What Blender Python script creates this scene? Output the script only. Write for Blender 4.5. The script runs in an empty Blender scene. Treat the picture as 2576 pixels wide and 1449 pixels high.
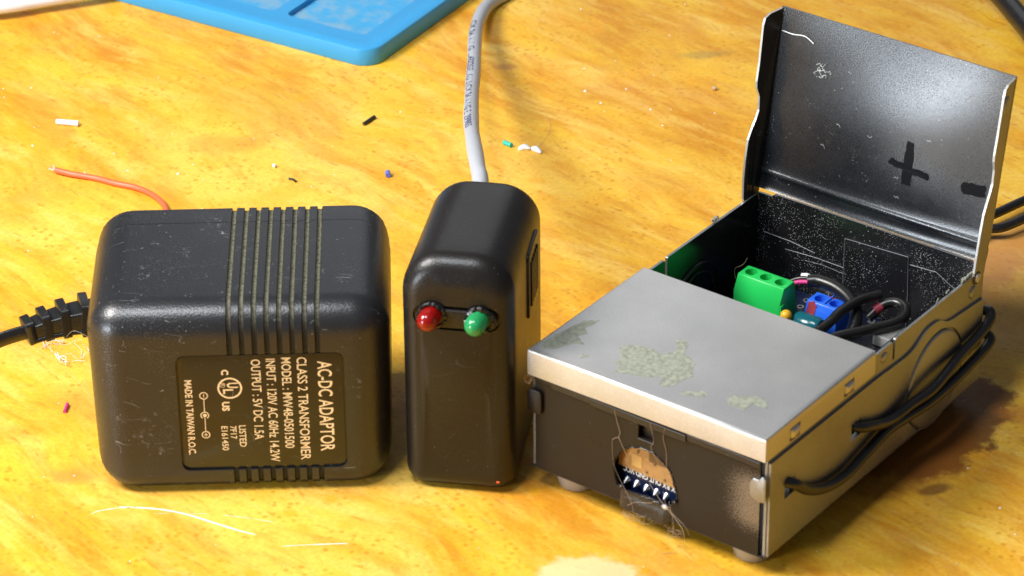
import bpy, bmesh, math, random
from mathutils import Vector, Matrix, noise
from mathutils.geometry import tessellate_polygon
random.seed(7)
S = 0.001                      # all shapes below are written in millimetres
R = math.radians
scene = bpy.context.scene
C = scene.collection

# ------------------------------------------------------------------ camera
cam_d = bpy.data.cameras.new('camera'); cam = bpy.data.objects.new('camera', cam_d); C.objects.link(cam)
PITCH, DIST, ROLL = R(30.5), 812.0, 0.0095
cam_d.sensor_width = 36; cam_d.lens = 8500 / 2576 * 36
cam.location = (0, -DIST * math.cos(PITCH) * S, DIST * math.sin(PITCH) * S)
cam.rotation_euler = (Matrix.Rotation(R(90) - PITCH, 4, 'X') @ Matrix.Rotation(-ROLL, 4, 'Z')).to_euler()
cam_d.clip_start = 0.02; cam_d.clip_end = 20
cam_d.dof.use_dof = True; cam_d.dof.focus_distance = 0.80; cam_d.dof.aperture_fstop = 40
scene.camera = cam
# ------------------------------------------------------------------ light
w = bpy.data.worlds.new('World'); scene.world = w; w.use_nodes = True
bg = w.node_tree.nodes['Background']; bg.inputs[0].default_value = (0.78, 0.88, 1.0, 1); bg.inputs[1].default_value = 0.12
def lamp(name, loc, target, size, power, color):
    l = bpy.data.lights.new(name, 'AREA'); l.shape = 'DISK'; l.size = size; l.energy = power; l.color = color
    o = bpy.data.objects.new(name, l); C.objects.link(o)
    o.location = [c * S for c in loc]
    o.rotation_euler = (Vector(target) - Vector(loc)).to_track_quat('-Z', 'Y').to_euler()
    return o
lamp('key_lamp', (-430, -120, 500), (0, 10, 0), 0.24, 5.8, (1.0, 0.98, 0.94))
lamp('overhead_lamp', (-170, -250, 700), (-20, -20, 0), 0.20, 2.7, (0.93, 0.96, 1.0))
lamp('back_lamp', (40, 760, 440), (0, 0, 10), 0.55, 0.5, (0.92, 0.95, 1.0))
lamp('window_lamp', (-687, -545, 160), (50, 0, 60), 0.20, 3.8, (0.84, 0.92, 1.0))  # unseen cool lamp, added low down to put a highlight on the lid
scene.view_settings.view_transform = 'Standard'; scene.view_settings.look = 'None'
scene.view_settings.exposure = 0.0; scene.view_settings.gamma = 1.0
scene.render.engine = 'CYCLES'

# ------------------------------------------------------------------ materials
class N:
    def __init__(s, name):
        s.m = bpy.data.materials.new(name); s.m.use_nodes = True; s.t = s.m.node_tree
        s.b = s.t.nodes['Principled BSDF']; s.co = s.n('ShaderNodeTexCoord').outputs['Object']
    def n(s, kind, **kw):
        x = s.t.nodes.new(kind)
        for k, v in kw.items(): setattr(x, k, v)
        return x
    def l(s, a, b): s.t.links.new(a, b)
    def set(s, node, k, v):
        if hasattr(v, 'is_linked') or isinstance(v, bpy.types.NodeSocket): s.l(v, node.inputs[k])
        else: node.inputs[k].default_value = v
    def p(s, **kw):
        for k, v in kw.items(): s.set(s.b, k.replace('_', ' '), v)
    def noise(s, scale, detail=3, rough=.55, co=None, dist=0.0):
        x = s.n('ShaderNodeTexNoise'); x.inputs['Scale'].default_value = scale; x.inputs['Detail'].default_value = detail
        x.inputs['Roughness'].default_value = rough; x.inputs['Distortion'].default_value = dist
        s.l(co or s.co, x.inputs['Vector']); return x.outputs['Fac']
    def vor(s, scale, co=None, feature='F1'):
        x = s.n('ShaderNodeTexVoronoi', feature=feature); x.inputs['Scale'].default_value = scale
        s.l(co or s.co, x.inputs['Vector']); return x.outputs['Distance']
    def map(s, rot=(0, 0, 0), scale=(1, 1, 1), loc=(0, 0, 0), co=None):
        x = s.n('ShaderNodeMapping'); x.inputs['Rotation'].default_value = rot; x.inputs['Scale'].default_value = scale
        x.inputs['Location'].default_value = loc; s.l(co or s.co, x.inputs['Vector']); return x.outputs[0]
    def ramp(s, f, a, b, va=0.0, vb=1.0):
        x = s.n('ShaderNodeMapRange'); x.interpolation_type = 'SMOOTHSTEP'
        for i, v in enumerate((f, a, b, va, vb)): s.set(x, i, v)
        return x.outputs[0]
    def math(s, op, a, b=0.0, c=0.0):
        x = s.n('ShaderNodeMath', operation=op)
        s.set(x, 0, a); s.set(x, 1, b); s.set(x, 2, c); return x.outputs[0]
    def mix(s, f, a, b):
        x = s.n('ShaderNodeMix', data_type='RGBA')
        s.set(x, 'Factor', f)
        for k, v in ((6, a), (7, b)):
            if isinstance(v, bpy.types.NodeSocket): s.l(v, x.inputs[k])
            else: x.inputs[k].default_value = (*v, 1)
        return x.outputs[2]
    def bump(s, h, strength, dist, normal=None):
        x = s.n('ShaderNodeBump'); x.inputs['Strength'].default_value = strength; x.inputs['Distance'].default_value = dist
        s.l(h, x.inputs['Height'])
        if normal: s.l(normal, x.inputs['Normal'])
        return x.outputs[0]
    def bevel(s, r):
        x = s.n('ShaderNodeBevel', samples=4); x.inputs['Radius'].default_value = r; return x.outputs[0]
    def scratch(s, scale, width, seed, gate=.62):
        # thin wandering lines where a stretched, warped noise crosses its middle value
        co = s.map(rot=(seed, seed * 1.7, seed * .6), scale=(1, 4, 2), loc=(seed, 0, 0))
        f = s.noise(scale, 1, .4, co)
        line = s.ramp(s.math('ABSOLUTE', s.math('SUBTRACT', f, .5)), 0, width, 1, 0)
        return s.math('MULTIPLY', line, s.ramp(s.noise(scale * 2.2, 2, .5, s.map(loc=(seed * 3, 1, 2))), gate, gate + .06))

def col(c): return (*c, 1)
def simple(name, c, rough=.5, metal=0, bump=None, coat=0, trans=0, sss=0, var=0, ior=1.5):
    m = N(name); m.p(Roughness=rough, Metallic=metal, IOR=ior)
    if var:
        f = m.noise(900, 4)
        m.l(m.mix(m.ramp(f, .3, .7), [x * (1 - var) for x in c], [min(1, x * (1 + var)) for x in c]), m.b.inputs['Base Color'])
    else: m.b.inputs['Base Color'].default_value = col(c)
    if bump: m.l(m.bump(m.noise(bump[0], 3), bump[1], bump[2]), m.b.inputs['Normal'])
    m.b.inputs['Coat Weight'].default_value = coat; m.b.inputs['Transmission Weight'].default_value = trans
    if sss:
        m.b.inputs['Subsurface Weight'].default_value = sss; m.b.inputs['Subsurface Radius'].default_value = (1, 1, 1); m.b.inputs['Subsurface Scale'].default_value = .0015
    return m.m

def plastic(name, base=(.016, .016, .018), rough=.36, grain=2000, gs=.5, dust=.8, wear=1.0, ior=1.6):
    m = N(name)
    fleck = m.ramp(m.vor(900), .03, .17, 1, 0)
    fleck = m.math('MULTIPLY', fleck, m.ramp(m.noise(330, 3), .5, .68))
    fine = m.math('MULTIPLY', m.ramp(m.vor(2400), .05, .22, 1, 0), m.ramp(m.noise(90, 4), .42, .7, .0, .6))
    sc = m.math('MAXIMUM', m.scratch(70, .004, 1.3, .6), m.math('MAXIMUM', m.scratch(50, .003, 2.9, .6), m.scratch(110, .005, 4.4, .6)))
    scuff = m.math('MULTIPLY', m.ramp(m.noise(700, 5, .7), .56, .66), m.ramp(m.noise(75, 3), .6, .72))
    d = m.math('MULTIPLY', m.math('MAXIMUM', m.math('MAXIMUM', fleck, fine), m.math('MAXIMUM', m.math('MULTIPLY', sc, .6 * wear), m.math('MULTIPLY', scuff, .4 * wear))), dust, 0)
    d.node.use_clamp = True
    m.l(m.mix(d, base, (.42, .42, .42)), m.b.inputs['Base Color'])
    m.l(m.ramp(m.math('ADD', d, m.math('MULTIPLY', m.noise(160, 4), .25)), 0, 1, rough - .05, rough + .35), m.b.inputs['Roughness'])
    m.b.inputs['IOR'].default_value = ior
    n1 = m.bump(m.noise(grain, 2, .5), gs, .00012)
    m.l(n1, m.b.inputs['Normal'])
    return m.m

def steel(name, base, rough, metal=1.0, grain=2500, gs=.12, brush=True, mott=.12, bev=0, spec=None, rv=.065, ior=1.5):
    m = N(name)
    f = m.noise(grain, 3, .6)
    g = m.noise(500, 3, .6, m.map(scale=(1, 1, 9))) if brush else f
    big = m.noise(55, 4)
    k = m.math('ADD', m.math('MULTIPLY', f, .5), m.math('MULTIPLY', big, .5))
    c1 = m.mix(m.ramp(k, .35, .65), [x * (1 - mott) for x in base], [min(1, x * (1 + mott)) for x in base])
    if spec:                                   # pale dust grains lying on the paint
        pos, dens = spec
        dst = m.math('MULTIPLY', m.ramp(m.vor(2600), .06, .24, 1, 0), m.ramp(m.noise(90, 4, .6), dens, dens + .12))
        d2 = m.math('MULTIPLY', m.ramp(m.vor(900), .03, .13, 1, 0), m.ramp(m.noise(200, 2), dens - .08, dens + .1))
        dd = m.math('MAXIMUM', dst, d2)
        c1 = m.mix(dd, c1, (.75, .76, .78)); m.l(m.math('SUBTRACT', metal, m.math('MULTIPLY', dd, metal)), m.b.inputs['Metallic'])
    else: m.p(Metallic=metal)
    m.l(c1, m.b.inputs['Base Color'])
    m.l(m.ramp(m.math('ADD', m.math('MULTIPLY', g, .6), m.math('MULTIPLY', big, .4)), .3, .7, rough - rv, rough + rv), m.b.inputs['Roughness']); m.b.inputs['IOR'].default_value = ior
    nb = m.bevel(bev) if bev else None
    m.l(m.bump(f, gs, .00008, nb), m.b.inputs['Normal'])
    return m.m

def table_material():
    m = N('lacquered_wood')
    warp = m.n('ShaderNodeTexNoise'); warp.inputs['Scale'].default_value = 14; warp.inputs['Detail'].default_value = 2
    m.l(m.co, warp.inputs['Vector'])
    va = m.n('ShaderNodeVectorMath', operation='MULTIPLY_ADD'); m.l(warp.outputs['Color'], va.inputs[0]); va.inputs[1].default_value = (.03,) * 3
    m.l(m.co, va.inputs[2]); co = va.outputs[0]
    st = m.map(scale=(9, 34, 1), co=m.map(rot=(0, 0, R(50)), co=co))
    s1 = m.noise(1.5, 5, .62, st)
    st2 = m.map(scale=(14, 60, 1), loc=(3, 1, 0), co=m.map(rot=(0, 0, R(44)), co=co))
    s2 = m.noise(1.6, 4, .6, st2)
    blot = m.noise(26, 4, .6, co)
    blot2 = m.noise(58, 5, .6, m.map(loc=(2, 5, 0)))
    amber, yel, pale, brown = (.63, .26, .010), (.88, .52, .036), (.92, .62, .13), (.50, .17, .014)
    big = m.noise(1, 3, .5, m.map(scale=(7, 17, 1), loc=(2, 3, 0), co=m.map(rot=(0, 0, R(46)), co=co)))
    c = m.mix(m.ramp(m.math('ADD', m.math('MULTIPLY', s1, .6), m.math('MULTIPLY', big, .4)), .40, .58), amber, yel)
    c = m.mix(m.math('MULTIPLY', m.ramp(big, .52, .66), .5), c, pale)
    c = m.mix(m.math('MULTIPLY', m.ramp(s2, .48, .66), .75), c, pale)
    c = m.mix(m.math('MULTIPLY', m.ramp(blot, .52, .70), .55), c, (.74, .33, .055))
    c = m.mix(m.math('MULTIPLY', m.ramp(blot2, .50, .66), .6), c, (.86, .40, .018))
    c = m.mix(m.math('MULTIPLY', m.ramp(m.noise(19, 4, .65, m.map(loc=(7, 2, 0), co=st)), .57, .72), .6), c, brown)
    c = m.mix(m.math('MULTIPLY', m.ramp(m.noise(1, 5, .68, m.map(scale=(50, 170, 1), loc=(4, 4, 0), co=m.map(rot=(0, 0, R(50)), co=co))), .45, .66), .45), c, (.88, .57, .07))
    c = m.mix(m.math('MULTIPLY', m.ramp(m.noise(1, 5, .7, m.map(scale=(36, 110, 1), loc=(1, 8, 0), co=m.map(rot=(0, 0, R(50)), co=co))), .50, .70), .5), c, (.60, .22, .012))
    c = m.mix(m.math('MULTIPLY', m.ramp(m.noise(300, 3, .6), .5, .72), .28), c, (.78, .34, .01))
    # fine streaks in the grain and the little round pores of the lacquer
    fs = m.noise(1, 4, .7, m.map(scale=(90, 600, 1), co=m.map(rot=(0, 0, R(50)))))
    c = m.mix(m.math('MULTIPLY', m.ramp(fs, .5, .75), .28), c, (.9, .62, .14))
    dot = m.math('MULTIPLY', m.ramp(m.vor(420), .16, .34, 1, 0), m.ramp(m.noise(60, 3), .42, .58))
    c = m.mix(m.math('MULTIPLY', dot, .6), c, (.60, .25, .008))
    dot2 = m.math('MULTIPLY', m.ramp(m.vor(110), .12, .26, 1, 0), m.ramp(m.noise(40, 2, .5, m.map(loc=(9, 0, 0))), .52, .62))
    c = m.mix(m.math('MULTIPLY', dot2, .55), c, (.78, .37, .006))
    fine = m.noise(900, 4, .7)
    c = m.mix(m.ramp(fine, .35, .68, .22, 0), c, (.45, .16, .02))
    # pale, browner and stained patches with a shape of their own
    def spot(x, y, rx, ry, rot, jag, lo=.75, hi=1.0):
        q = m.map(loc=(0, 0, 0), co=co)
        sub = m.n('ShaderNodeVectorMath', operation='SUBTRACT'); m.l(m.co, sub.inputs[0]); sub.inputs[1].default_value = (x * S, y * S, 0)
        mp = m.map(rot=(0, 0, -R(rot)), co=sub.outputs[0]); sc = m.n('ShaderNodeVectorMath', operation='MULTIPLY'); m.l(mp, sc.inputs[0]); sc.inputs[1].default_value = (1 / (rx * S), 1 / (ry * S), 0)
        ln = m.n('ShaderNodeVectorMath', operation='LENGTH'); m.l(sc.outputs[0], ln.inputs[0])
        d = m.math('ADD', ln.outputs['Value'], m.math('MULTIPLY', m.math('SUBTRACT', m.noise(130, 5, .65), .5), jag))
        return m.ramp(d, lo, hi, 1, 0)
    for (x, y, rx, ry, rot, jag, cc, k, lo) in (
        (15, -118, 11, 6.5, 0, 1.5, (.92, .70, .42), .62, .7),      # pale patch at the front edge
        (-1, 118, 4.2, 2.6, 0, .8, (.40, .15, .03), .6, .4),          # dark knot beyond the cable
        (53, 124, 9, 3.0, 10, .9, (.30, .22, .06), .45, .4),
        (-66, 96, 24, 15, -28, 1.2, (.46, .30, .03), .38, .3),    # greenish ring mark
        (-74, 75, 14, 7, 0, 1.2, (.48, .24, .03), .45, .3),
        (-122, 90, 8, 26, 28, 1.2, (.54, .20, .03), .38, .3),
        (-97, -80, 6, 4, 0, .8, (.50, .2, .04), .55, .2),
        (-92, -78, 17, 6, 0, 1.2, (.60, .26, .04), .4, .3),
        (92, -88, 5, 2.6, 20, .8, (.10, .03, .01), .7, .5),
        (92, -62, 26, 17, 48, .9, (.13, .038, .007), .9, .85),    # dark brown stain beside the case, darkened further to deepen the case's shadow
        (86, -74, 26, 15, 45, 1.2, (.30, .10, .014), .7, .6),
        (122, -10, 18, 34, 0, 1.6, (.58, .26, .12), .4, .3),  # browner patch to the right of the lid
        (118, 12, 10, 30, -30, 1.6, (.50, .20, .08), .6, .3),
        (120, -60, 16, 5, -20, 1.4, (.55, .2, .02), .6, .4)):
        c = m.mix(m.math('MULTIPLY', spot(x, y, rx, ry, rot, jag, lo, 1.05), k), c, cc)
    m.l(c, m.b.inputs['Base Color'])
    m.l(m.ramp(m.noise(70, 4), .3, .7, .40, .58), m.b.inputs['Roughness'])
    m.b.inputs['Coat Weight'].default_value = .15; m.b.inputs['IOR'].default_value = 1.33; m.b.inputs['Coat Roughness'].default_value = .16
    h = m.math('ADD', m.math('MULTIPLY', m.noise(120, 3), .8), m.math('ADD', m.math('MULTIPLY', m.noise(900, 3), .14), m.math('MULTIPLY', dot, -.15)))
    nb = m.bump(h, .35, .0006)
    m.l(nb, m.b.inputs['Normal']); m.l(nb, m.b.inputs['Coat Normal'])
    return m.m

M = {}
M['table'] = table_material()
M['plastic'] = plastic('grained_black_plastic')
def groove_material():
    m = N('dusty_groove_floor'); g = m.n('ShaderNodeNewGeometry'); sp = m.n('ShaderNodeSeparateXYZ'); m.l(g.outputs['Normal'], sp.inputs[0])
    settle = m.ramp(sp.outputs[2], .1, .9, .12, 1)                       # dust settles on what faces up
    k = m.math('MULTIPLY', settle, m.ramp(m.noise(1500, 3, .7), .35, .62, .25, 1))
    m.l(m.mix(k, (.012, .012, .012), (.17, .16, .10)), m.b.inputs['Base Color']); m.p(Roughness=.7)
    m.l(m.bump(m.noise(2200, 2), .5, .0002), m.b.inputs['Normal']); return m.m
M['groove'] = groove_material()
M['plastic2'] = plastic('smooth_black_plastic', (.012, .010, .009), .37, 1900, .4, .4, .3, 1.45)
M['recess'] = simple('glossy_black_plastic', (.01, .01, .01), .22, bump=(1800, .2, .0001))
M['rubber'] = plastic('black_rubber', (.012, .012, .012), .34, 3000, .15, .45, .2)
M['label'] = plastic('black_label_film', (.014, .011, .008), .26, 500, .05, .22, 1.6)
M['print'] = simple('pale_print', (1.0, .76, .46), .5)
M['print_dark'] = simple('dark_blue_print', (.06, .065, .16), .6)
M['silver'] = steel('bare_steel', (.58, .57, .55), .37, .7, 2600, .3, True, .10, rv=.03)
M['galv'] = steel('galvanised_steel', (.35, .36, .37), .42, .85, 2600, .35, False, .18)
M['black_paint'] = steel('black_painted_steel', (.018, .015, .012), .34, 0, 1800, .06, False, .1, spec=(0, .60))
M['tongue'] = plastic('scuffed_black_paint', (.016, .015, .015), .24, 300, .3, .55, 1.6)
M['clean_black'] = steel('clean_black_paint', (.010, .010, .011), .2, 0, 1600, .05, False, .1)
M['black_dusty'] = steel('dusty_black_paint', (.012, .012, .013), .22, 0, 1600, .06, False, .1, spec=(0, .41))
M['lid_in'] = steel('dark_lid_lining', (.012, .013, .016), .26, 0, 3800, .3, False, .25, spec=(0, .60), ior=1.66)
M['residue'] = simple('adhesive_residue', (.29, .30, .235), .8, bump=(1300, .5, .0003), var=.22)
M['marker'] = simple('marker_ink', (.003, .003, .005), .55, ior=1.25)
M['foot'] = simple('clear_rubber', (.62, .60, .56), .2, trans=.45, bump=(500, .2, .0003))
M['cord'] = plastic('black_cord_rubber', (.010, .009, .009), .36, 1800, .15, .35, .2)
M['cable'] = simple('grey_cable_sheath', (.47, .48, .51), .4, bump=(160, .3, .0008), sss=.1)
M['red_led'] = simple('red_led_epoxy', (.50, .008, .005), .22, trans=.5, sss=.3, coat=.15)
M['green_led'] = simple('green_led_epoxy', (.03, .46, .15), .24, trans=.4, sss=.5, coat=.15)
M['green'] = simple('green_plastic', (.02, .58, .11), .28, bump=(600, .1, .0002), sss=.1)
M['green_dark'] = simple('green_socket', (.004, .14, .03), .4)
M['blue'] = simple('blue_plastic', (.025, .15, .82), .28, bump=(600, .1, .0002), sss=.1)
M['blue_dark'] = simple('blue_socket', (.006, .03, .22), .3)
M['red_smear'] = simple('red_smear', (.30, .04, .06), .25)
M['tray'] = simple('blue_silicone', (.04, .32, .64), .45, bump=(300, .25, .0004), sss=.15)
M['red_wire'] = simple('red_wire_sheath', (.80, .14, .05), .4)
M['pink'] = simple('magenta_plastic', (.72, .05, .25), .4)
M['teal'] = simple('teal_plastic', (.03, .50, .38), .5)
M['bluebit'] = simple('blue_plastic_crumb', (.12, .16, .55), .5)
M['white'] = simple('white_plastic', (.85, .86, .86), .5, sss=.1)
M['blackbit'] = simple('black_crumb', (.02, .018, .015), .5)
M['yellow'] = simple('yellow_plastic', (.80, .72, .04), .4)
M['hair'] = simple('pale_hair', (.50, .36, .24), .45)
M['film'] = simple('clear_film', (.95, .95, .95), .12, trans=.35)
M['pcb'] = simple('navy_circuit_board', (.005, .012, .045), .2, bump=(900, .1, .0001), coat=.5)
M['pcb_black'] = simple('black_circuit_board', (.010, .011, .016), .25, coat=.3)
M['solder'] = simple('solder', (.55, .56, .58), .35, metal=1, bump=(900, .3, .0003))
M['copper'] = simple('amber_display_glass', (.40, .22, .085), .15, coat=.8, var=.12)  # amber of the reflected table, painted onto the dark board
M['copper_dark'] = simple('brown_chip', (.14, .08, .035), .3)
M['copper_light'] = simple('gold_trace', (.62, .38, .13), .25)
M['orange'] = simple('orange_capacitor', (.80, .42, .02), .3)
M['teal_can'] = simple('teal_capacitor', (.005, .10, .13), .2)
M['pen'] = simple('white_pen_sheath', (.78, .80, .86), .4)
M['scr'] = simple('white_scratch', (.95, .92, .82), .6)

# ------------------------------------------------------------------ object helpers
def tag(o, label, cat, group=None, kind=None):
    if label: o['label'] = label
    if cat: o['category'] = cat
    if group: o['group'] = group
    if kind: o['kind'] = kind
    return o
def thing(name, label, cat, loc=(0, 0, 0), rot=0, group=None):
    o = bpy.data.objects.new(name, None); C.objects.link(o); o.empty_display_size = .01
    o.location = [c * S for c in loc]; o.rotation_euler = (0, 0, rot); return tag(o, label, cat, group)
def mesh(name, verts, faces, mats, parent=None, smooth=35, fmat=None, bevel=0, seg=2, scale=True):
    me = bpy.data.meshes.new(name); k = S if scale else 1
    me.from_pydata([(v[0] * k, v[1] * k, v[2] * k) for v in verts], [], faces)
    bm = bmesh.new(); bm.from_mesh(me); bmesh.ops.recalc_face_normals(bm, faces=bm.faces); bm.to_mesh(me); bm.free()
    if not isinstance(mats, (list, tuple)): mats = [mats]
    for mm in mats: me.materials.append(mm)
    if fmat: me.polygons.foreach_set('material_index', fmat)
    o = bpy.data.objects.new(name, me); C.objects.link(o)
    if parent: o.parent = parent
    if bevel:
        b = o.modifiers.new('b', 'BEVEL'); b.width = bevel * S; b.segments = seg; b.limit_method = 'ANGLE'; b.angle_limit = R(40)
        bake(o)
        me = o.data
    if smooth:
        me.shade_smooth(); me.set_sharp_from_angle(angle=R(smooth))
    return o
def bake(o):
    bpy.context.view_layer.update()
    dg = bpy.context.evaluated_depsgraph_get(); me = bpy.data.meshes.new_from_object(o.evaluated_get(dg))
    o.modifiers.clear(); o.data = me
def cut(o, cutters, smooth=35):
    for c in cutters:
        b = o.modifiers.new('c', 'BOOLEAN'); b.operation = 'DIFFERENCE'; b.solver = 'EXACT'; b.object = c
        bake(o); me = c.data; bpy.data.objects.remove(c); bpy.data.meshes.remove(me)
    if smooth: o.data.shade_smooth(); o.data.set_sharp_from_angle(angle=R(smooth))
    return o
def rring(hx, hy, rads, n=6):
    """rounded rectangle, counter-clockwise; rads for corners (+,+) (-,+) (-,-) (+,-)"""
    out = []
    for (sx, sy), r, a0 in zip(((1, 1), (-1, 1), (-1, -1), (1, -1)), rads, (0, 90, 180, 270)):
        r = min(r, hx - .01, hy - .01)
        for i in range(n + 1):
            a = R(a0 + 90 * i / n); out.append((sx * (hx - r) + r * math.cos(a), sy * (hy - r) + r * math.sin(a)))
    return out
def loft(rings, cap=True):
    v = [p for r in rings for p in r]; n = len(rings[0]); f = []
    for i in range(len(rings) - 1):
        for j in range(n):
            k = (j + 1) % n; f.append((i * n + j, i * n + k, (i + 1) * n + k, (i + 1) * n + j))
    if cap: f.append(tuple(range(n))); f.append(tuple(range((len(rings) - 1) * n, len(rings) * n)))
    return v, f
def prism(poly, h0, h1, fn):
    """extrude a 2D polygon between h0 and h1; fn(a, b, h) -> xyz"""
    n = len(poly); v = [fn(a, b, h0) for a, b in poly] + [fn(a, b, h1) for a, b in poly]
    f = [tuple(range(n)), tuple(range(2 * n - 1, n - 1, -1))] + [(i, (i + 1) % n, (i + 1) % n + n, i + n) for i in range(n)]
    return v, f
def plate(outer, holes, h0, h1, fn):
    """plate with holes; returns verts, faces, material index (0 face h0, 1 face h1, 0 rims)"""
    loops = [outer] + holes; flat = [p for l in loops for p in l]; N_ = len(flat)
    tris = tessellate_polygon([[Vector((a, b, 0)) for a, b in l] for l in loops])
    v = [fn(a, b, h0) for a, b in flat] + [fn(a, b, h1) for a, b in flat]
    f = [tuple(t) for t in tris] + [tuple(i + N_ for i in t) for t in tris]; mi = [0] * len(tris) + [1] * len(tris); base = 0
    for l in loops:
        n = len(l)
        for i in range(n): f.append((base + i, base + (i + 1) % n, base + (i + 1) % n + N_, base + i + N_)); mi.append(0)
        base += n
    return v, f, mi
def box(x0, x1, y0, y1, z0, z1):
    v = [(x, y, z) for x in (x0, x1) for y in (y0, y1) for z in (z0, z1)]
    return v, [(0, 1, 3, 2), (4, 6, 7, 5), (0, 4, 5, 1), (2, 3, 7, 6), (0, 2, 6, 4), (1, 5, 7, 3)]
def smooth_path(pts, sub=8):
    P = [Vector(p) for p in pts]; P = [P[0] * 2 - P[1]] + P + [P[-1] * 2 - P[-2]]; out = []
    for i in range(1, len(P) - 2):
        a, b, c, d = P[i - 1:i + 3]
        for k in range(sub):
            t = k / sub
            out.append(.5 * ((2 * b) + (c - a) * t + (2 * a - 5 * b + 4 * c - d) * t * t + (3 * b - a - 3 * c + d) * t ** 3))
    out.append(P[-2]); return out
def frames(path):
    up = Vector((0, 0, 1)); fr = []
    T0 = (path[1] - path[0]).normalized(); s = T0.cross(up)
    if s.length < .01: s = Vector((1, 0, 0))
    s.normalize()
    for i, p in enumerate(path):
        t = (path[min(i + 1, len(path) - 1)] - path[max(i - 1, 0)]).normalized()
        s = (s - t * s.dot(t)).normalized(); fr.append((p, t, s, s.cross(t) * -1))
    return fr
def tube(pts, r, n=10, sub=8, cap=True, prof=None):
    fr = frames(smooth_path(pts, sub) if sub else [Vector(p) for p in pts]); rings = []
    for i, (p, t, s, u) in enumerate(fr):
        q = i / (len(fr) - 1); rr = r(q) if callable(r) else r
        if prof: rings.append([tuple(p + s * a * rr + u * b * rr) for a, b in prof])
        else: rings.append([tuple(p + (s * math.cos(6.28318 * j / n) + u * math.sin(6.28318 * j / n)) * rr) for j in range(n)])
    return loft(rings, cap)
def join(parts):
    V, F = [], []
    for v, f in parts:
        o = len(V); V += list(v); F += [tuple(i + o for i in x) for x in f]
    return V, F
_fontcache = {}
def text2d(body, cap, length=None, bold=0.0):
    cu = bpy.data.curves.new('t', 'FONT'); cu.body = body; cu.size = 1; cu.resolution_u = 3; cu.offset = bold; cu.fill_mode = 'FRONT'
    o = bpy.data.objects.new('t', cu); C.objects.link(o); bpy.context.view_layer.update()
    me = bpy.data.meshes.new_from_object(o.evaluated_get(bpy.context.evaluated_depsgraph_get()))
    v = [(p.co.x, p.co.y) for p in me.vertices]; f = [tuple(p.vertices) for p in me.polygons]
    bpy.data.objects.remove(o); bpy.data.meshes.remove(me)
    x0 = min(a for a, b in v); x1 = max(a for a, b in v); k = cap / .70; kx = (length / (x1 - x0)) if length else k
    return [((a - x0) * kx, b * k) for a, b in v], f
def ring2d(r0, r1, a0=0, a1=360, n=32):
    v = []; f = []
    m_ = max(3, int(n * (a1 - a0) / 360))
    for i in range(m_ + 1):
        a = R(a0 + (a1 - a0) * i / m_); v += [(r0 * math.cos(a), r0 * math.sin(a)), (r1 * math.cos(a), r1 * math.sin(a))]
    for i in range(m_): f.append((2 * i, 2 * i + 1, 2 * i + 3, 2 * i + 2))
    return v, f
def off2d(vf, dx, dy): return [(a + dx, b + dy) for a, b in vf[0]], vf[1]
def rect2d(x0, y0, x1, y1): return [(x0, y0), (x1, y0), (x1, y1), (x0, y1)], [(0, 1, 2, 3)]
def decal(name, vf, fn, mat, parent, h=0.05):
    """flat printed shape laid on a surface; fn(a, b, height)"""
    v = [fn(a, b, h) for a, b in vf[0]]
    return mesh(name, v, vf[1], mat, parent, smooth=0)
def jag(poly, amp, n=5, seed=0):
    rnd = random.Random(seed); out = []
    for i in range(len(poly)):
        a, b = poly[i], poly[(i + 1) % len(poly)]
        for k in range(n):
            t = k / n; out.append((a[0] + (b[0] - a[0]) * t + rnd.uniform(-amp, amp), a[1] + (b[1] - a[1]) * t + rnd.uniform(-amp, amp)))
    return out
def circ(cx, cy, r, n=24, ry=None): return [(cx + r * math.cos(6.28318 * i / n), cy + (ry or r) * math.sin(6.28318 * i / n)) for i in range(n)]

# ------------------------------------------------------------------ the table
tv, tf = prism([(-900, -500), (900, -500), (900, 1500), (-900, 1500)], -25, 0, lambda a, b, h: (a, b, h))
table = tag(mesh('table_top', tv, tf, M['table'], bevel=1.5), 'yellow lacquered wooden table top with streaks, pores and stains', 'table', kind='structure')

# ------------------------------------------------------------------ power adapter
AX = thing('power_adapter', 'large black block power adapter with ribbed grooves and printed rating label', 'power adapter', (-59.2, -62.6, 0), R(1.7))
floor_rows = []
def adapter_body():
    hx, hy, hz = 32.7, 24.0, 23.0; Rn = 8.2; st = []
    for i in range(9): a = R(90 * i / 8); st.append((-hx + Rn * (1 - math.cos(R(90) - a + 0) ) if 0 else -hx + Rn * (1 - math.sin(a)), Rn * (1 - math.cos(R(90) - (R(90) - a))) ))
    st = [(-hx + Rn * (1 - math.cos(R(90 * i / 8))), Rn * (1 - math.sin(R(90 * i / 8)))) for i in range(9)]
    s = [(x, i) for x, i in st]
    g0 = -1.75; floor_rows.clear()
    for k in range(8):
        x = g0 + k * 2.72
        s += [(x - .64, 0), (x - .58, .10), (x - .50, .62), (x + .36, .62), (x + .46, .12), (x + .54, 0)]; floor_rows.append(len(s) - 4)
    s += [(-x, i) for x, i in reversed(st)]
    rings = []
    for x, i in s:
        a, b = hy - i, hz - i
        rr = [max(r - i, .4) for r in (4.0, 7.2, 5.0, 4.0)]          # back-top, front-top, front-bottom, back-bottom
        ring = rring(a, b, rr, 8)
        pts = []
        for (y, z) in ring:
            zz = z + hz
            k = 1.0 - .022 * max(0, (23 - zz)) / 23 - .010 * max(0, -y - 8) / 13
            pts.append((x * k, y, zz))
        rings.append(pts)
    return loft(rings)
v, f = adapter_body(); nr_ = 36
fm = [1 if (i // nr_) in floor_rows and i < len(f) - 2 else 0 for i in range(len(f))]
body = mesh('front_shell', v, f, [M['plastic'], M['groove']], AX, smooth=50, fmat=fm)
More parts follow.
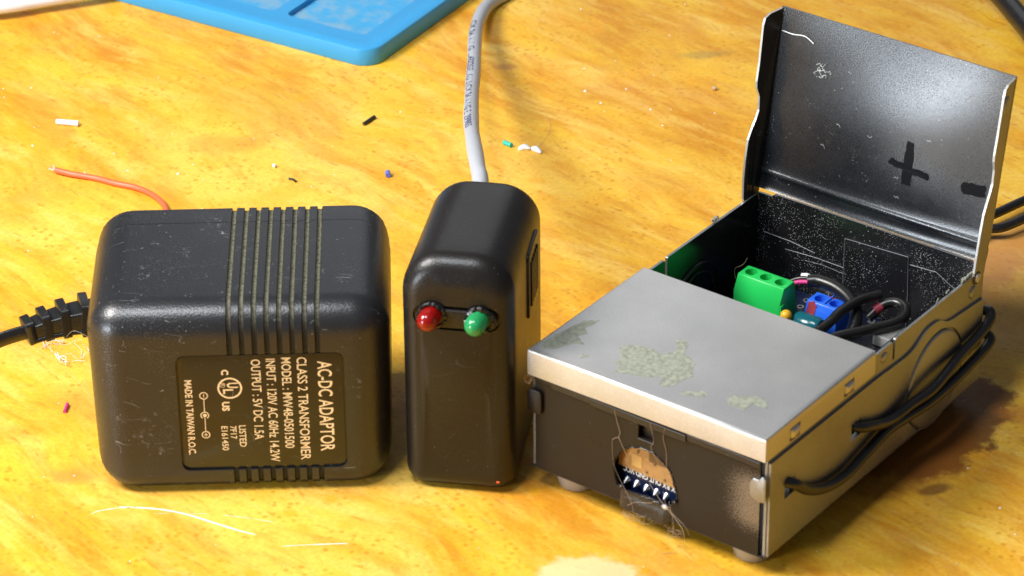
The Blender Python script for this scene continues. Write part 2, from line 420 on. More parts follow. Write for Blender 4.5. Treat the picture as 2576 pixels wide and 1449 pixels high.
LX0, LX1, LZ0, LZ1 = -13.1, 22.1, 6.2, 34.8
def rrect(x0, x1, y0, y1, r, n=5): return [((x0 + x1) / 2 + a, (y0 + y1) / 2 + b) for a, b in rring((x1 - x0) / 2, (y1 - y0) / 2, (r,) * 4, n)]
yf = -24.0
cv, cf = prism(rrect(LX0 - .35, LX1 + .35, LZ0 - .35, LZ1 + .35, 1.9), yf - 3, yf + .75, lambda a, b, h: (a, h, b))
cutter = mesh('c', cv, cf, M['recess'], None, 0)
cutter.parent = AX
cut(body, [cutter], 50)
# the rear cover is the part behind the moulding seam
rear = body.copy(); rear.data = body.data.copy(); rear.name = 'rear_cover'; C.objects.link(rear)
for o, clear_in, ys in ((body, False, 14.4), (rear, True, 14.75)):
    bm = bmesh.new(); bm.from_mesh(o.data)
    bmesh.ops.bisect_plane(bm, geom=bm.verts[:] + bm.edges[:] + bm.faces[:], plane_co=(0, ys * S, 0), plane_no=(0, 1, 0), clear_outer=not clear_in, clear_inner=clear_in)
    bmesh.ops.holes_fill(bm, edges=[e for e in bm.edges if e.is_boundary])
    if clear_in:
        for vv in bm.verts: vv.co.x *= .996; vv.co.z = 23 * S + (vv.co.z - 23 * S) * .995
    bm.to_mesh(o.data); bm.free(); o.data.shade_smooth(); o.data.set_sharp_from_angle(angle=R(50))
vv_, ff_ = prism(rrect(-32.25, 32.25, .5, 45.0, 7.6), 14.3, 14.85, lambda a, b, h: (a, h, b))
mesh('seam_lip', vv_, ff_, M['groove'], AX)
lv, lf = prism(rrect(LX0, LX1, LZ0, LZ1, 1.6), yf + .45, yf + .80, lambda a, b, h: (a, h, b))
lab = mesh('label', lv, lf, M['label'], AX, bevel=.08); lab['label'] = 'brown black rating label with pale lettering set sideways'
W_, H_ = LX1 - LX0, LZ1 - LZ0
def onlab(tx, ty, h): return (LX0 + ty, yf + .45 - h, LZ1 - tx)
for body_, base, cap, x0, x1, bold in (
    ('AC-DC ADAPTOR', 29.9, 3.0, 2.0, 24.9, .012), ('CLASS 2 TRANSFORMER', 25.5, 2.1, .9, 27.0, .008), ('MODEL : MW48-0501500', 22.2, 2.0, .9, 23.9, .008),
    ('INPUT : 120V AC 60Hz 14.2W', 18.9, 2.0, 1.1, 27.3, .008), ('OUTPUT : 5V DC 1.5A', 15.7, 2.0, 1.2, 21.5, .008), ('LISTED', 12.4, 1.45, 17.8, 23.3, .01),
    ('7F17', 10.5, 1.35, 17.9, 21.2, .01), ('E161450', 8.6, 1.35, 17.9, 24.1, .01), ('C', 9.3, 1.45, 3.6, 4.9, .04), ('US', 9.1, 1.5, 11.7, 14.0, .04),
    ('U', 10.4, 2.3, 6.9, 8.2, .02), ('L', 9.5, 2.1, 8.5, 9.7, .02), ('R', 9.0, .75, 7.15, 7.75, .0), ('MADE IN TAIWAN R.O.C.', 1.3, 1.5, 6.0, 25.0, .02)):
    vf = text2d(body_, cap, x1 - x0, bold); decal('lettering', off2d(vf, x0, base), onlab, M['print'], lab)
def emblem(vfs, name='emblem'):
    V, F = join([([(a, b, 0) for a, b in v], f) for v, f in vfs]); decal(name, ([(a, b) for a, b, _ in V], F), onlab, M['print'], lab, .06)
emblem([off2d(ring2d(2.25, 2.65, n=48), 8.25, 10.9)], 'certification_ring'); emblem([off2d(ring2d(.5, .6, n=20), 7.45, 9.35)], 'registered_ring')
emblem([off2d(ring2d(.72, .93), 10.0, 5.2), rect2d(10.93, 5.12, 14.1, 5.28), rect2d(9.6, 5.12, 10.4, 5.28)], 'minus_symbol')
emblem([off2d(ring2d(.72, .93, 35, 325), 15.0, 5.2), off2d(ring2d(.01, .42, n=16), 15.0, 5.2), rect2d(15.4, 5.12, 19.05, 5.28)], 'centre_pin_symbol')
emblem([off2d(ring2d(.72, .93), 19.95, 5.2), rect2d(19.5, 5.12, 20.4, 5.28), rect2d(19.87, 4.75, 20.03, 5.12), rect2d(19.87, 5.28, 20.03, 5.65)], 'plus_symbol')

# ribbed strain relief and its flat twin cord, leaving the left side of the adapter
SR = [(-31.0, 12.4, 24.8), (-38, 10.8, 25.0), (-44, 8.8, 24.6), (-49, 6.6, 23.8)]
path = smooth_path(SR, 10); fr = frames(path)
def at(q): i = q * (len(fr) - 1); return fr[min(int(i), len(fr) - 1)]
prof = rring(.92, .62, (.18,) * 4, 3)
v, f = tube(SR, lambda q: 4.0 - 1.5 * q, prof=prof); core = mesh('strain_relief', v, f, M['rubber'], AX, 50)
for k in range(5):
    q = .02 + k * .235; p, t, s, u = at(min(q, .999)); a, b = 4.6 - 1.7 * q, 4.0 - 1.5 * q; rg = []
    for d, sc in ((-1.0, .93), (-.85, 1), (.85, 1), (1.0, .93)):
        rg.append([tuple(p + t * d * 1.05 + s * x * sc + u * y * sc) for x, y in rring(b, a, (.9,) * 4, 4)])
    v, f = loft(rg); mesh('rib', v, f, M['rubber'], core, 50)
# two webs joining the ribs along their upper corners
for sgn in (-1,):
    pp = [p + u * (2.9 - 1.0 * i / len(fr)) + s * (3.1 - 1.1 * i / len(fr)) * sgn for i, (p, t, s, u) in enumerate(fr)][:-2]
    v, f = tube(pp, .65, 8, 0); mesh('web', v, f, M['rubber'], core, 50)
e = Vector(SR[-1]) - Vector((0, 0, .4))
cpts = [e + Vector((1, .5, .2)), e + Vector((-4, -1.4, -.3)), e + Vector((-10, -4, -1.6)), e + Vector((-20, -8, -5)), e + Vector((-36, -15, -13)), e + Vector((-60, -24, -21)), e + Vector((-90, -30, -21))]
pr = [(math.cos(a) * .9 * (1 + .0) + 0, 0) for a in (0,)]
fig8 = []
for i in range(24):
    a = 6.28318 * i / 24; c_, s_ = math.cos(a), math.sin(a); fig8.append((c_ * 1.0 * (.72 + .28 * abs(c_)), s_ * 1.9 * (.60 + .40 * abs(s_) ** 1.2)))
v, f = tube(cpts, 1.0, prof=fig8, sub=12); mesh('cord', v, f, M['cord'], AX, 60)

# ------------------------------------------------------------------ small enclosure with two LEDs
CX = thing('led_enclosure', 'tall narrow black plastic enclosure with a red and a green LED in its front slot', 'enclosure', (-11.9, -87.4, 0), R(-9.5))
def enclosure():
    hx, hz = 12.15, 28.9; Dp = 42.0; st = []
    Rn = 4.2
    for i in range(8): a = R(90 * i / 7); st.append((Rn * (1 - math.cos(a)) if 0 else Rn * (1 - math.sin(a)), 0))
    st = [(Rn * (1 - math.cos(R(90 * i / 7))), Rn * (1 - math.sin(R(90 * i / 7)))) for i in range(8)]
    s = st + [(y, 0) for y in (8, 14, 20, 26, 31)] + [(Dp - 4 * (1 - math.cos(R(90 * i / 5))), 4 * (1 - math.sin(R(90 * i / 5)))) for i in range(5, -1, -1)]
    rings = []
    for y, i in s:
        ring = rring(hx - i, hz - i, [max(r - i, .5) for r in (9.0, 9.0, 4.5, 4.5)], 10)
        pts = []
        for x, z in ring:
            z += hz; k = 1 - .035 * math.exp(-((z - 28) / 13) ** 2) * min(1, y / 6)
            top = max(0, (z - 46) / 12) ** 1.5
            pts.append((x * k, y + 1.6 * top * (1 - y / Dp), z - .05 * y * (z / 58)))
        rings.append(pts)
    return loft(rings, cap=False), len(rings[0]), len(rings)
(v, f), n, nr = enclosure()
# front face: a regular net of points inside the rounded outline, so the face can swell softly
from mathutils.geometry import delaunay_2d_cdt
ring0 = v[:n]; y0_ = ring0[0][1]
pts2 = [Vector((x, z)) for x, y, z in ring0]; inner = []
def inside(px, pz):
    d = 1e9
    for x, y, z in ring0: d = min(d, math.hypot(px - x, pz - z))
    q_ = [max(0, abs(px) - (12.7 - 4.2 - 4.8)), max(0, abs(pz - 28.5) - (28.9 - 4.2 - 4.8))]
    return d > 1.0 and abs(px) < 12.7 - 5.0 and 5.0 < pz < 53.0 and math.hypot(*q_) < 4.8
for a in range(-7, 8):
    for b in range(0, 28):
        px, pz = a * 1.15, 4.5 + b * 1.85
        if inside(px, pz): inner.append(Vector((px, pz)))
cdt = delaunay_2d_cdt(pts2 + inner, [(i, (i + 1) % n) for i in range(n)], [], 1, 1e-5)
assert len(cdt[0]) == n + len(inner)
base = len(v)
ymap = list(range(n)) + [base + i for i in range(len(inner))]
for p in inner: v.append((p.x, y0_, p.y))
f += [tuple(ymap[i] for i in t) for t in cdt[2]]
f.append(tuple(range((nr - 1) * n, nr * n)))
v = [(x, y - (1.2 * math.exp(-((z - 33) / 12) ** 2) * max(0, 1 - (x / 12.2) ** 2) ** 2 if y < 6 else 0), z) for x, y, z in v]
shell = mesh('shell', v, f, M['plastic2'], CX, 60)
SZ, SXc = 44.2, 0.1
def stadium(hw, hh, n=10, cx=0, cz=0): return [(cx + a, cz + b) for a, b in rring(hw, hh, (hh,) * 4, n)]
def onc(a, b, h): return (a + SXc, h, SZ + b)
cv, cf = prism(stadium(9.5, 2.8), -4, .95, onc); c1 = mesh('c', cv, cf, M['recess'], None, 0); c1.parent = CX
cut(shell, [c1], 45)
v, f = prism(stadium(8.8, 2.15), -.75, .9, onc); ins = mesh('slot_insert', v, f, M['plastic2'], CX, 45, bevel=.12)
for (lx, nm, lb, mt) in ((-5.3, 'led', 'red LED', 'red_led'), (4.9, 'led', 'green LED', 'green_led')):
    dz = .2 if lx < 0 else -.1
    org = Vector((lx + SXc, -.6, SZ + dz + .5)); ax = Vector((-.22, -1, -.12)).normalized(); sx = ax.cross(Vector((0, 0, 1))).normalized(); sz = sx.cross(ax)
    rg = []
    for d, r in [(-.6, 2.3), (2.2, 2.3)] + [(2.2 + 2.3 * math.sin(R(a)), 2.3 * math.cos(R(a))) for a in (15, 30, 45, 58, 70, 80, 87)]:
        rg.append([tuple(org + ax * d + (sx * math.cos(6.28318 * j / 28) + sz * math.sin(6.28318 * j / 28)) * r) for j in range(28)])
    v, f = loft(rg); led = mesh(nm, v, f, M[mt], CX, 60); led['label'] = 'translucent %s with domed tip' % lb
    # rough melted rim round the LED
    rnd = random.Random(int(lx * 10)); rg = []
    for r0, h in ((2.55, .1), (2.75, .85), (3.2, .75), (3.45, .2)):
        rg.append([(lx + SXc + .15 + (r0 + .28 * noise.noise(Vector((j * .9, r0 * 2, lx)))) * math.cos(6.28318 * j / 40), -.35 - h * (1 + .8 * noise.noise(Vector((j * .7, r0, lx * 3)))), SZ + dz + .35 + (r0 * .93 + .28 * noise.noise(Vector((j * .8, 5 + r0, lx)))) * math.sin(6.28318 * j / 40)) for j in range(40)])
    v, f = loft(rg, cap=False); mesh('melted_rim', v, f, M['recess'], CX, 25)
# plate with a ridged slider on the right side
v, f = prism(rrect(17.5, 31, 33, 49, 1.5), 11.6, 12.6, lambda a, b, h: (h, a + 2, b)); sp = mesh('side_plate', v, f, M['plastic2'], CX, 45, bevel=.2)
for k in range(5):
    v, f = box(12.5, 13.0, 21.5 + k * 1.9, 22.5 + k * 1.9, 35.5, 46.5); mesh('ridge', v, f, M['plastic2'], sp, 40, bevel=.2)
v, f = box(8.2, 8.9, -.12, .1, 3.2, 3.6); mesh('red_speck', v, f, M['red_wire'], CX, 0)
# grey cable leaving the back

CAB = [(-7.1, -50, 46), (-6.91, -31.1, 46), (-7.45, -23.0, 45), (-8.15, -10.3, 42), (-8.86, 4.5, 38), (-9.39, 19.7, 33.5), (-9.6, 33.5, 29.5), (-9.63, 56.3, 23), (-9.56, 73.3, 18.5), (-9.36, 89.6, 14.5),
       (-9.37, 105.2, 11), (-9.28, 120, 8), (-8.87, 130.5, 6), (-8.12, 139, 4.5), (-6.5, 148.6, 3), (-3.9, 155.6, 1.9), (1.5, 163, 1.9), (12, 176, 1.9)]
bpy.context.view_layer.update()
inv = CX.matrix_world.inverted()
loc = [inv @ (Vector(p) * S) / S for p in CAB]
def cr(q): return 1.88 + .07 * math.sin(q * 42)
v, f = tube(loc, cr, 20, sub=10); cable = mesh('cable', v, f, M['cable'], CX, 70)
# print running along the upper left flank of the cable
cfr = frames(smooth_path(loc, 10)); acc = [0]
for i in range(1, len(cfr)): acc.append(acc[-1] + (cfr[i][0] - cfr[i - 1][0]).length)
def oncable(a, b, h):
    i = 0
    while i < len(acc) - 2 and acc[i + 1] < a: i += 1
    q = (a - acc[i]) / max(1e-6, acc[i + 1] - acc[i]); p = cfr[i][0].lerp(cfr[i + 1][0], q); t, s_, u = cfr[i][1:]
    if u.z < 0: u = -u
    if s_.x > 0: s_ = -s_
    an = R(36) + b / 1.9
    return tuple(p + (s_ * math.sin(an) + u * math.cos(an)) * (cr((i + q) / len(cfr)) + h))
vf = text2d('CM 24 AWG LL43225EL (UL) CM 24 AWG E129985', 1.9, 122, .015)
L_ = 150; top = acc[-1] - 8
vf = ([(64 + 122 - a, -(b - .65)) for a, b in vf[0]], vf[1])
decal('lettering', vf, lambda a, b, h: oncable(a, -b * -1, h), M['print_dark'], cable, .04)

# ------------------------------------------------------------------ metal case
PSI = -.648
MX = thing('metal_case', 'open steel case with silver front cover, black front panel and raised rear lid', 'metal case', (3.98, -84.74, 0), PSI)
side = lambda u0: (lambda a, b, h: (h, a, b))
notch = lambda: None
wall_out = [(0.6, 5), (88, 5), (88, 33.4), (86.5, 34), (50.6, 34), (50.3, 33.8), (50.25, 29.2), (49.9, 28.8), (49.5, 29.2), (49.45, 33.4), (49.0, 33.8), (0.6, 33.8)]
slot1 = [(6.6, 16.6), (10.4, 16.8), (10.4, 20.6), (6.6, 20.8)]; slot2 = [(32.7, 17.2), (36.6, 17.4), (36.6, 21.2), (32.7, 21.4)]
v, f, mi = plate(wall_out, [slot1, slot2], 60.0, 59.4, lambda a, b, h: (h, a, b))
rw = mesh('right_wall', v, f, [M['galv'], M['black_dusty']], MX, 0, mi)
v, f, mi = plate(wall_out, [], 0.0, .6, lambda a, b, h: (h, a, b)); lw = mesh('left_wall', v, f, [M['galv'], M['clean_black']], MX, 0, mi)
v, f, mi = plate([(.6, 5), (59.4, 5), (59.4, 33.6), (57.5, 34.4), (56.8, 35), (5, 35), (4.2, 34.2), (.6, 34.2)], [], 88.0, 87.4, lambda a, b, h: (a, h, b))
bw = mesh('back_wall', v, f, [M['galv'], M['black_dusty']], MX, 0, mi)
v, f = box(.6, 59.4, .6, 87.4, 5, 5.6); mesh('floor_plate', v, f, M['black_dusty'], MX, 0)
# pressed lower skin of the right side, with the wavy upper edge and the round pressing
crease = [(51.0, 27.7), (55, 27.6), (58.0, 28.1), (60.5, 29.1), (63.0, 30.2), (65.5, 30.4), (68.5, 30.0), (71.5, 28.3), (74, 27.6), (78, 27.2), (87.8, 26.4)]
cs = [(p.x, p.y) for p in smooth_path([(a, b, 0) for a, b in crease], 3)]
v, f, mi = plate([(.9, 5.2), (87.8, 5.2)] + cs[::-1] + [(42.9, 28.1), (.9, 28.4)], [slot1, slot2, circ(67.5, 15.6, 12.0, 48)], 60.62, 60.02, lambda a, b, h: (h, a, b))
sk = mesh('side_panel', v, f, [M['galv'], M['black_dusty']], MX, 0, mi, bevel=.18)
rg = [[(60.02 + h, 67.3 + (11.5 - i) * math.cos(6.28318 * k / 48), 15.6 + (11.5 - i) * math.sin(6.28318 * k / 48)) for k in range(48)] for h, i in ((0, 0), (.7, 0), (.95, .25), (1.05, .7))]
v, f = loft(rg); mesh('round_pressing', v, f, M['galv'], MX, 50)
v, f = box(.15, 59.85, -.05, .55, 5.0, 5.35); mesh('bottom_lip', v, f, M['black_paint'], MX, 0)
v, f = box(58.7, 59.2, 46.5, 54, 26, 33.4); mesh('inner_flange', v, f, M['clean_black'], MX, 0)  # dark strip added behind the wall notch to block its bright spot
# black front panel with the hacked hole
hole = [(24.0, 18.3), (26.0, 19.9), (28.8, 20.7), (31.5, 20.8), (33.8, 19.9), (35.4, 18.7), (36.5, 17.6), (37.0, 15.8), (37.9, 13.7), (38.2, 12.0), (37.6, 9.9), (35.3, 8.6), (34.0, 8.7), (30.8, 8.8), (27.1, 8.4), (23.9, 8.3), (22.7, 9.2), (22.0, 11.0), (21.7, 13.2), (22.2, 15.6), (23.3, 17.1)]
hj = jag(hole, .13, 4, 3)
latch = [(28.0, 23.0), (32.1, 23.0), (32.1, 27.6), (28.0, 27.6)]
v, f, mi = plate([(1.1, 5.4), (58.7, 5.4), (58.7, 28.6), (1.1, 28.6)], [hj, latch], 0.0, .6, lambda a, b, h: (a, h, b))
def front_paint():
    m = N('sprayed_front_paint')
    sep = m.n('ShaderNodeSeparateXYZ'); m.l(m.co, sep.inputs[0])
    gx = m.ramp(sep.outputs[0], 45 * S, 57 * S); gz = m.ramp(m.math('ABSOLUTE', m.math('SUBTRACT', sep.outputs[2], 18 * S)), 3 * S, 12 * S, 1, 0)
    g = m.math('MULTIPLY', gx, gz)
    g2 = m.math('MULTIPLY', m.ramp(m.math('ABSOLUTE', m.math('SUBTRACT', sep.outputs[0], 27 * S)), 0, 5 * S, 1, 0), m.ramp(sep.outputs[2], 23.5 * S, 27.5 * S))
    spk = m.ramp(m.math('ADD', m.noise(4300, 2, .6), m.math('MULTIPLY', g, .34)), .72, .80)
    spk2 = m.ramp(m.math('ADD', m.noise(3000, 2, .6), m.math('MULTIPLY', g2, .20)), .68, .80)
    k = m.math('MAXIMUM', spk, m.math('MULTIPLY', spk2, .6))
    d = m.math('MULTIPLY', m.ramp(m.vor(900), .03, .13, 1, 0), m.ramp(m.noise(250, 3), .56, .70, 0, .7))
    sc = m.math('MULTIPLY', m.math('MAXIMUM', m.scratch(60, .0015, 1.1, .66), m.scratch(90, .0015, 3.1, .66)), .3)
    k2 = m.math('MAXIMUM', d, sc)
    m.l(m.mix(k2, m.mix(k, (.016, .012, .009), (.26, .235, .21)), (.5, .5, .5)), m.b.inputs['Base Color'])
    m.l(m.math('MULTIPLY', k, .75), m.b.inputs['Metallic']); m.b.inputs['IOR'].default_value = 1.36
    m.l(m.ramp(m.noise(90, 4), .3, .7, .27, .40), m.b.inputs['Roughness'])
    m.l(m.bump(m.noise(200, 3), .12, .0004), m.b.inputs['Normal'])
    return m.m
M['front'] = front_paint()
fp = mesh('front_panel', v, f, [M['front'], M['black_dusty']], MX, 0, mi)
# upper rolled edge of the drawer just under the cover flange: stepped dark strips
for (a, b, z0, z1, d) in ((.9, 5.5, 27.5, 28.5, -.15), (5.5, 16, 27.0, 28.6, -.45), (16, 40.5, 26.9, 28.6, -.75), (40.5, 55.8, 27.3, 28.8, -.45), (55.8, 59.0, 27.4, 28.9, -.7)):
    v, f = box(a, b, d, .02, z0, z1); mesh('drawer_edge', v, f, M['black_paint'], fp, 0, bevel=.12)
v, f = box(27.5, 32.6, 1.5, 1.9, 22.4, 28.4); mesh('latch_recess', v, f, M['black_paint'], fp, 0)
v, f = box(27.9, 32.2, -.12, .9, 22.55, 22.95); mesh('latch_lip', v, f, M['black_paint'], fp, 0, bevel=.12)
v, f = prism(rrect(-.5, 3.2, 19.4, 25.3, 1.0), -.95, -.1, lambda a, b, h: (a, h, b)); mesh('left_tab', v, f, M['front'], MX, 40, bevel=.25)
v, f = prism([(60.3, 25.0), (60.3, 19.3), (59, 19.0), (57.2, 19.3), (56.5, 20.4), (56.4, 23.2), (57.2, 24.4), (58.6, 24.4), (59.4, 25.6)], -.5, -.06, lambda a, b, h: (a, h, b)); rt = mesh('right_tab', v, f, M['galv'], MX, 40, bevel=.18)
# torn tongue below the hole, bent outwards
g = []; nx, nz = 14, 6
for j in range(nz + 1):
    for i in range(nx + 1):
        a, b = i / nx, j / nz; x = 23.7 + (36.6 - 23.7) * a - 0.2 * (1 - b); z = 3.9 + .25 * a + (8.5 - 3.9) * b + .15 * math.sin(a * 5)
        d = -.6 * (1 - abs(2 * a - 1) ** 8) * (1 - .55 * b) - .25 * noise.noise(Vector((a * 4, b * 3, 1)))
        g.append((x, d - .05, z))
F_ = [(j * (nx + 1) + i, j * (nx + 1) + i + 1, (j + 1) * (nx + 1) + i + 1, (j + 1) * (nx + 1) + i) for j in range(nz) for i in range(nx)]
V2 = g + [(x, y + .45, z) for x, y, z in g]; o_ = len(g); F2 = F_ + [tuple(k + o_ for k in reversed(q)) for q in F_]
bd = [(i, i + 1) for i in range(nx)] + [(nz * (nx + 1) + i + 1, nz * (nx + 1) + i) for i in range(nx)] + [((j + 1) * (nx + 1), j * (nx + 1)) for j in range(nz)] + [(j * (nx + 1) + nx, (j + 1) * (nx + 1) + nx) for j in range(nz)]
F2 += [(a, a + o_, b + o_, b) for a, b in bd]
mesh('bent_tongue', V2, F2, M['tongue'], fp, 60)
# raised ragged rim of torn metal round the hole
rp = [Vector((a, -.08 + .18 * noise.noise(Vector((i * .5, 0, 0))), b)) for i, (a, b) in enumerate(jag(hole, .16, 5, 9))]
v, f = tube(rp + [rp[0]], .17, 6, 0, False); mesh('torn_rim', v, f, M['recess'], fp, 60)
rnd = random.Random(5); pts_ = []
for k, (cx_, cz_, r_) in enumerate(((35.4, 8.4, .85), (24.0, 9.2, .9), (37.8, 10.6, .7))):
    rg = []
    for a in range(7):
        th = math.pi * a / 6; rg.append([(cx_ + r_ * math.sin(th) * math.cos(6.283 * j / 14) * (1.1 + .5 * noise.noise(Vector((a, j, k)))), -.35 - .5 * r_ * math.sin(th) * math.sin(6.283 * j / 14) * (1 + .6 * noise.noise(Vector((a * 2, j, k)))), cz_ + .7 * r_ * math.cos(th) + .2 * noise.noise(Vector((j, a, 2)))) for j in range(14)])
    v, f = loft(rg); mesh('metal_burr', v, f, M['silver'] if k == 0 else M['recess'], fp, 30)
# silver cover: folded sheet, open at the bottom and at the back
bm = bmesh.new()
V, F = box(-.35, 60.35, -.95, 41.7, 28.9, 35.4)
for p in V: bm.verts.new([c * S for c in p])
bm.verts.ensure_lookup_table()
for q in F: bm.faces.new([bm.verts[i] for i in q])
bmesh.ops.recalc_face_normals(bm, faces=bm.faces)
kill = [x for x in bm.faces if x.normal.z < -.9 or x.normal.y > .9]; bmesh.ops.delete(bm, geom=kill, context='FACES')
for vt in bm.verts:
    if vt.co.z < 30 * S: vt.co.z += (vt.co.x / S) / 60 * .7 * S
tops = [e for e in bm.edges if len(e.link_faces) == 2 and all(vt.co.z > 35 * S for vt in e.verts)]
bmesh.ops.bevel(bm, geom=tops, offset=.95 * S, segments=4, profile=.5, affect='EDGES')
verts_ = [tuple(vt.co) for vt in bm.verts]; bm.verts.index_update(); faces_ = [tuple(vt.index for vt in fc.verts) for fc in bm.faces]; bm.free()
cover = mesh('front_cover', verts_, faces_, M['silver'], MX, 0, scale=False)
so = cover.modifiers.new('s', 'SOLIDIFY'); so.thickness = .45 * S; so.offset = -1; bake(cover); cover.data.shade_smooth(); cover.data.set_sharp_from_angle(angle=R(50))
cover['label'] = 'bare silver sheet cover with patches of old adhesive'
def dcut(v0, z0, w_, h_): 
    V, F = box(58, 63, v0 - w_ / 2, v0 + w_ / 2, z0 - h_ / 2, z0 + h_ / 2); c = mesh('c', V, F, M['silver'], None, 0); c.parent = MX; return c
cover.data.materials.clear(); cover.data.materials.append(M['silver'])
cut(cover, [dcut(10.2, 31.5, 3.9, 3.3), dcut(31.3, 31.5, 3.9, 3.3)], 50)
cover.data.materials.clear(); cover.data.materials.append(M['silver'])
for v0 in (10.2, 31.3):
    rg = []
    for h, i in ((59.5, 0), (60.0, 0), (60.6, .4), (60.9, .9)): rg.append([(h, v0 + a + .15, 31.5 + b) for a, b in rring(1.65 - i * .8, 1.4 - i * .8, (.5,) * 4, 3)])
    v, f = loft(rg); mesh('spring_dimple', v, f, M['silver'], cover, 50)
P1 = [(15.3, 11.1), (16.7, 13.0), (18.9, 13.8), (21.7, 14.4), (24.1, 13.6), (25.9, 16.2), (25.8, 17.4), (23.4, 20.2), (24.1, 21.1), (25.8, 21.0), (27.0, 19.6), (27.9, 16.7), (30.1, 16.1), (32.2, 14.6), (33.6, 11.7), (34.7, 10.3), (33.7, 7.5), (33.4, 4.6), (32.1, 3.3), (30.4, 3.8), (29.9, 5.9), (28.5, 6.0), (27.3, 4.5), (25.3, 3.4), (23.2, 3.2), (21.4, 2.4), (20.2, 2.3), (19.8, 4.7), (18.1, 5.2), (18.3, 7.5), (16.7, 9.0)]
P2 = [(0.9, 2.3), (1.5, 8.2), (3.0, 15.3), (5.6, 17.6), (5.3, 14.7), (4.7, 12.9), (6.6, 11.5), (5.4, 9.3), (8.8, 7.2), (6.5, 6.5), (5.6, 4.5), (4.7, 2.0), (3.3, 1.3), (1.2, 1.0)]
P3 = [(10.1, 2.9), (10.9, 4.3), (12.4, 4.1), (11.3, 2.4)]
P4 = [(35.9, 3.4), (37.5, 5.3), (39.0, 5.6), (39.4, 7.0), (41.1, 6.4), (41.4, 5.3), (39.8, 4.5), (37.9, 3.4)]
P5 = [(45.2, 7.7), (45.1, 9.1), (47.7, 9.9), (49.2, 11.5), (51.6, 11.9), (53.8, 9.7), (54.1, 8.7), (52.4, 8.7), (50.6, 8.7), (50.6, 7.4), (50.6, 5.7), (48.7, 5.6), (46.7, 5.4)]
for k, P in enumerate((P1, P2, P3, P4, P5)):
    q = jag(P, .16, 5, k); tris = plate(q, [], 35.38, 35.44, lambda a, b, h: (a, b, h)); mesh('residue_patch', tris[0], tris[1], M['residue'], cover, 0)
# rivets
def rivet(u, vv, z, r=1.1, mt='galv', par=None, sgn=1, nm='rivet'):
    rg = [[(u + sgn * h, vv + (r - i) * math.cos(6.283 * k / 16), z + (r - i) * math.sin(6.283 * k / 16)) for k in range(16)] for h, i in ((0, 0), (.25, .1), (.45, .45), (.5, .75))]
    v, f = loft(rg); return mesh(nm, v, f, M[mt], par or MX, 50)
rivet(59.95, 45.8, 31.6, 1.35); rivet(59.95, 83.5, 29.8, 1.6)
# semicircular pressings on the left inner wall
for r_ in (9.5, 7.4):
    v, f = tube([(.75, 62 + r_ * math.cos(a), 17 + r_ * math.sin(a)) for a in [math.pi * k / 20 for k in range(21)]], .45, 8, 0); mesh('pressed_arc', v, f, M['clean_black'], lw, 60)
# old film on the back wall: thin sheets, the light on their edges painted as pale lines
def film(poly, y=87.38, t=.14):
    v, f = prism(poly, y - t, y, lambda a, b, h: (a, h, b)); mesh('black_film', v, f, M['black_dusty'], bw, 0)
film([(24.5, 6), (24.5, 30.0), (40.9, 34.0 - 3.2), (41.6, 21.0), (41.6, 6)], 87.38, .3)
film([(1.5, 6), (2.4, 24.5), (16.6, 23.4), (16.7, 22.3), (24.4, 22.6), (24.4, 6)], 87.38, .16)
film([(41.7, 6), (41.7, 28.9), (48.5, 29.9), (52.9, 27.6), (58.6, 28.4), (58.6, 6)], 87.38, .16)
M['edge'] = simple('pale_film_edge', (.22, .23, .25), .4)
for i, pl in enumerate(([(24.5, 14), (24.5, 30.0), (41.2, 30.8), (41.6, 21), (41.6, 8)], [(2.4, 24.5), (10, 24.3), (16.6, 23.4)], [(8.5, 21.8), (16.7, 22.3), (24.4, 22.2)], [(41.7, 28.9), (48.5, 29.3), (53.4, 26.6), (58.2, 27.4)], [(14, 20.6), (19, 21.0), (24.4, 20.6)])):
    v, f = tube([(a, 87.05 if i == 0 else 87.2, b) for a, b in pl], .085 if i < 4 else .05, 5, 0); mesh('film_edge', v, f, M['edge'], bw, 0)
# the raised lid
LA = R(10.5); ca, sa = math.cos(LA), math.sin(LA)
def lid(u, t, d): return (u, 88.2 + t * sa - d * ca, 35.0 + t * ca + d * sa)
fl = [(43.6, .2), (42.6, 3.6), (41.6, 4.9), (40, 5.2), (31, 5.0), (26.5, 5.1), (25, 4.9), (22.8, 3.8), (19.5, 3.4), (17.5, 3.9), (15, 4.9), (12.5, 5.7), (8, 5.9), (3, 5.9), (-1.5, 5.8), (-3.6, 5.2), (-4.6, 4.0), (-4.8, 2.8), (-4.4, 1.4), (-3.4, .4), (-2, 0)]
u0, u1, t0, t1 = -.2, 60.2, .3, 43.9
gp = []; nu, nt = 24, 18
def bendd(u, t):                                      # slight dishing, and the fold close above the hinge
    return .5 * math.exp(-((t - 4.4) / .8) ** 2) + 2.3 * math.sin(math.pi * min(1, max(0, (u - u0) / (u1 - u0)))) * math.sin(math.pi * min(1, max(0, t / t1))) + (1.0 * math.exp(-(t / 1.1)))
ts = sorted(set([t0 + (t1 - t0) * j / nt for j in range(nt + 1)] + [.7, 1.2, 1.8, 3.4, 3.8, 4.2, 4.6, 5.0, 5.6]))
us = [u0 + (u1 - u0) * i / nu for i in range(nu + 1)]
for lay in (0, .5):
    for t in ts:
        for u in us: gp.append(lid(u, t - (0.35 * (1 - (2 * (u - u0) / (u1 - u0) - 1) ** 2) if t > 43 else 0) * 0, bendd(u, t) - lay))
nU, nT = len(us), len(ts); o_ = nU * nT
F_ = [(j * nU + i, j * nU + i + 1, (j + 1) * nU + i + 1, (j + 1) * nU + i) for j in range(nT - 1) for i in range(nU - 1)]
FF = F_ + [tuple(k + o_ for k in reversed(q)) for q in F_]; mi = [0] * len(F_) + [1] * len(F_)
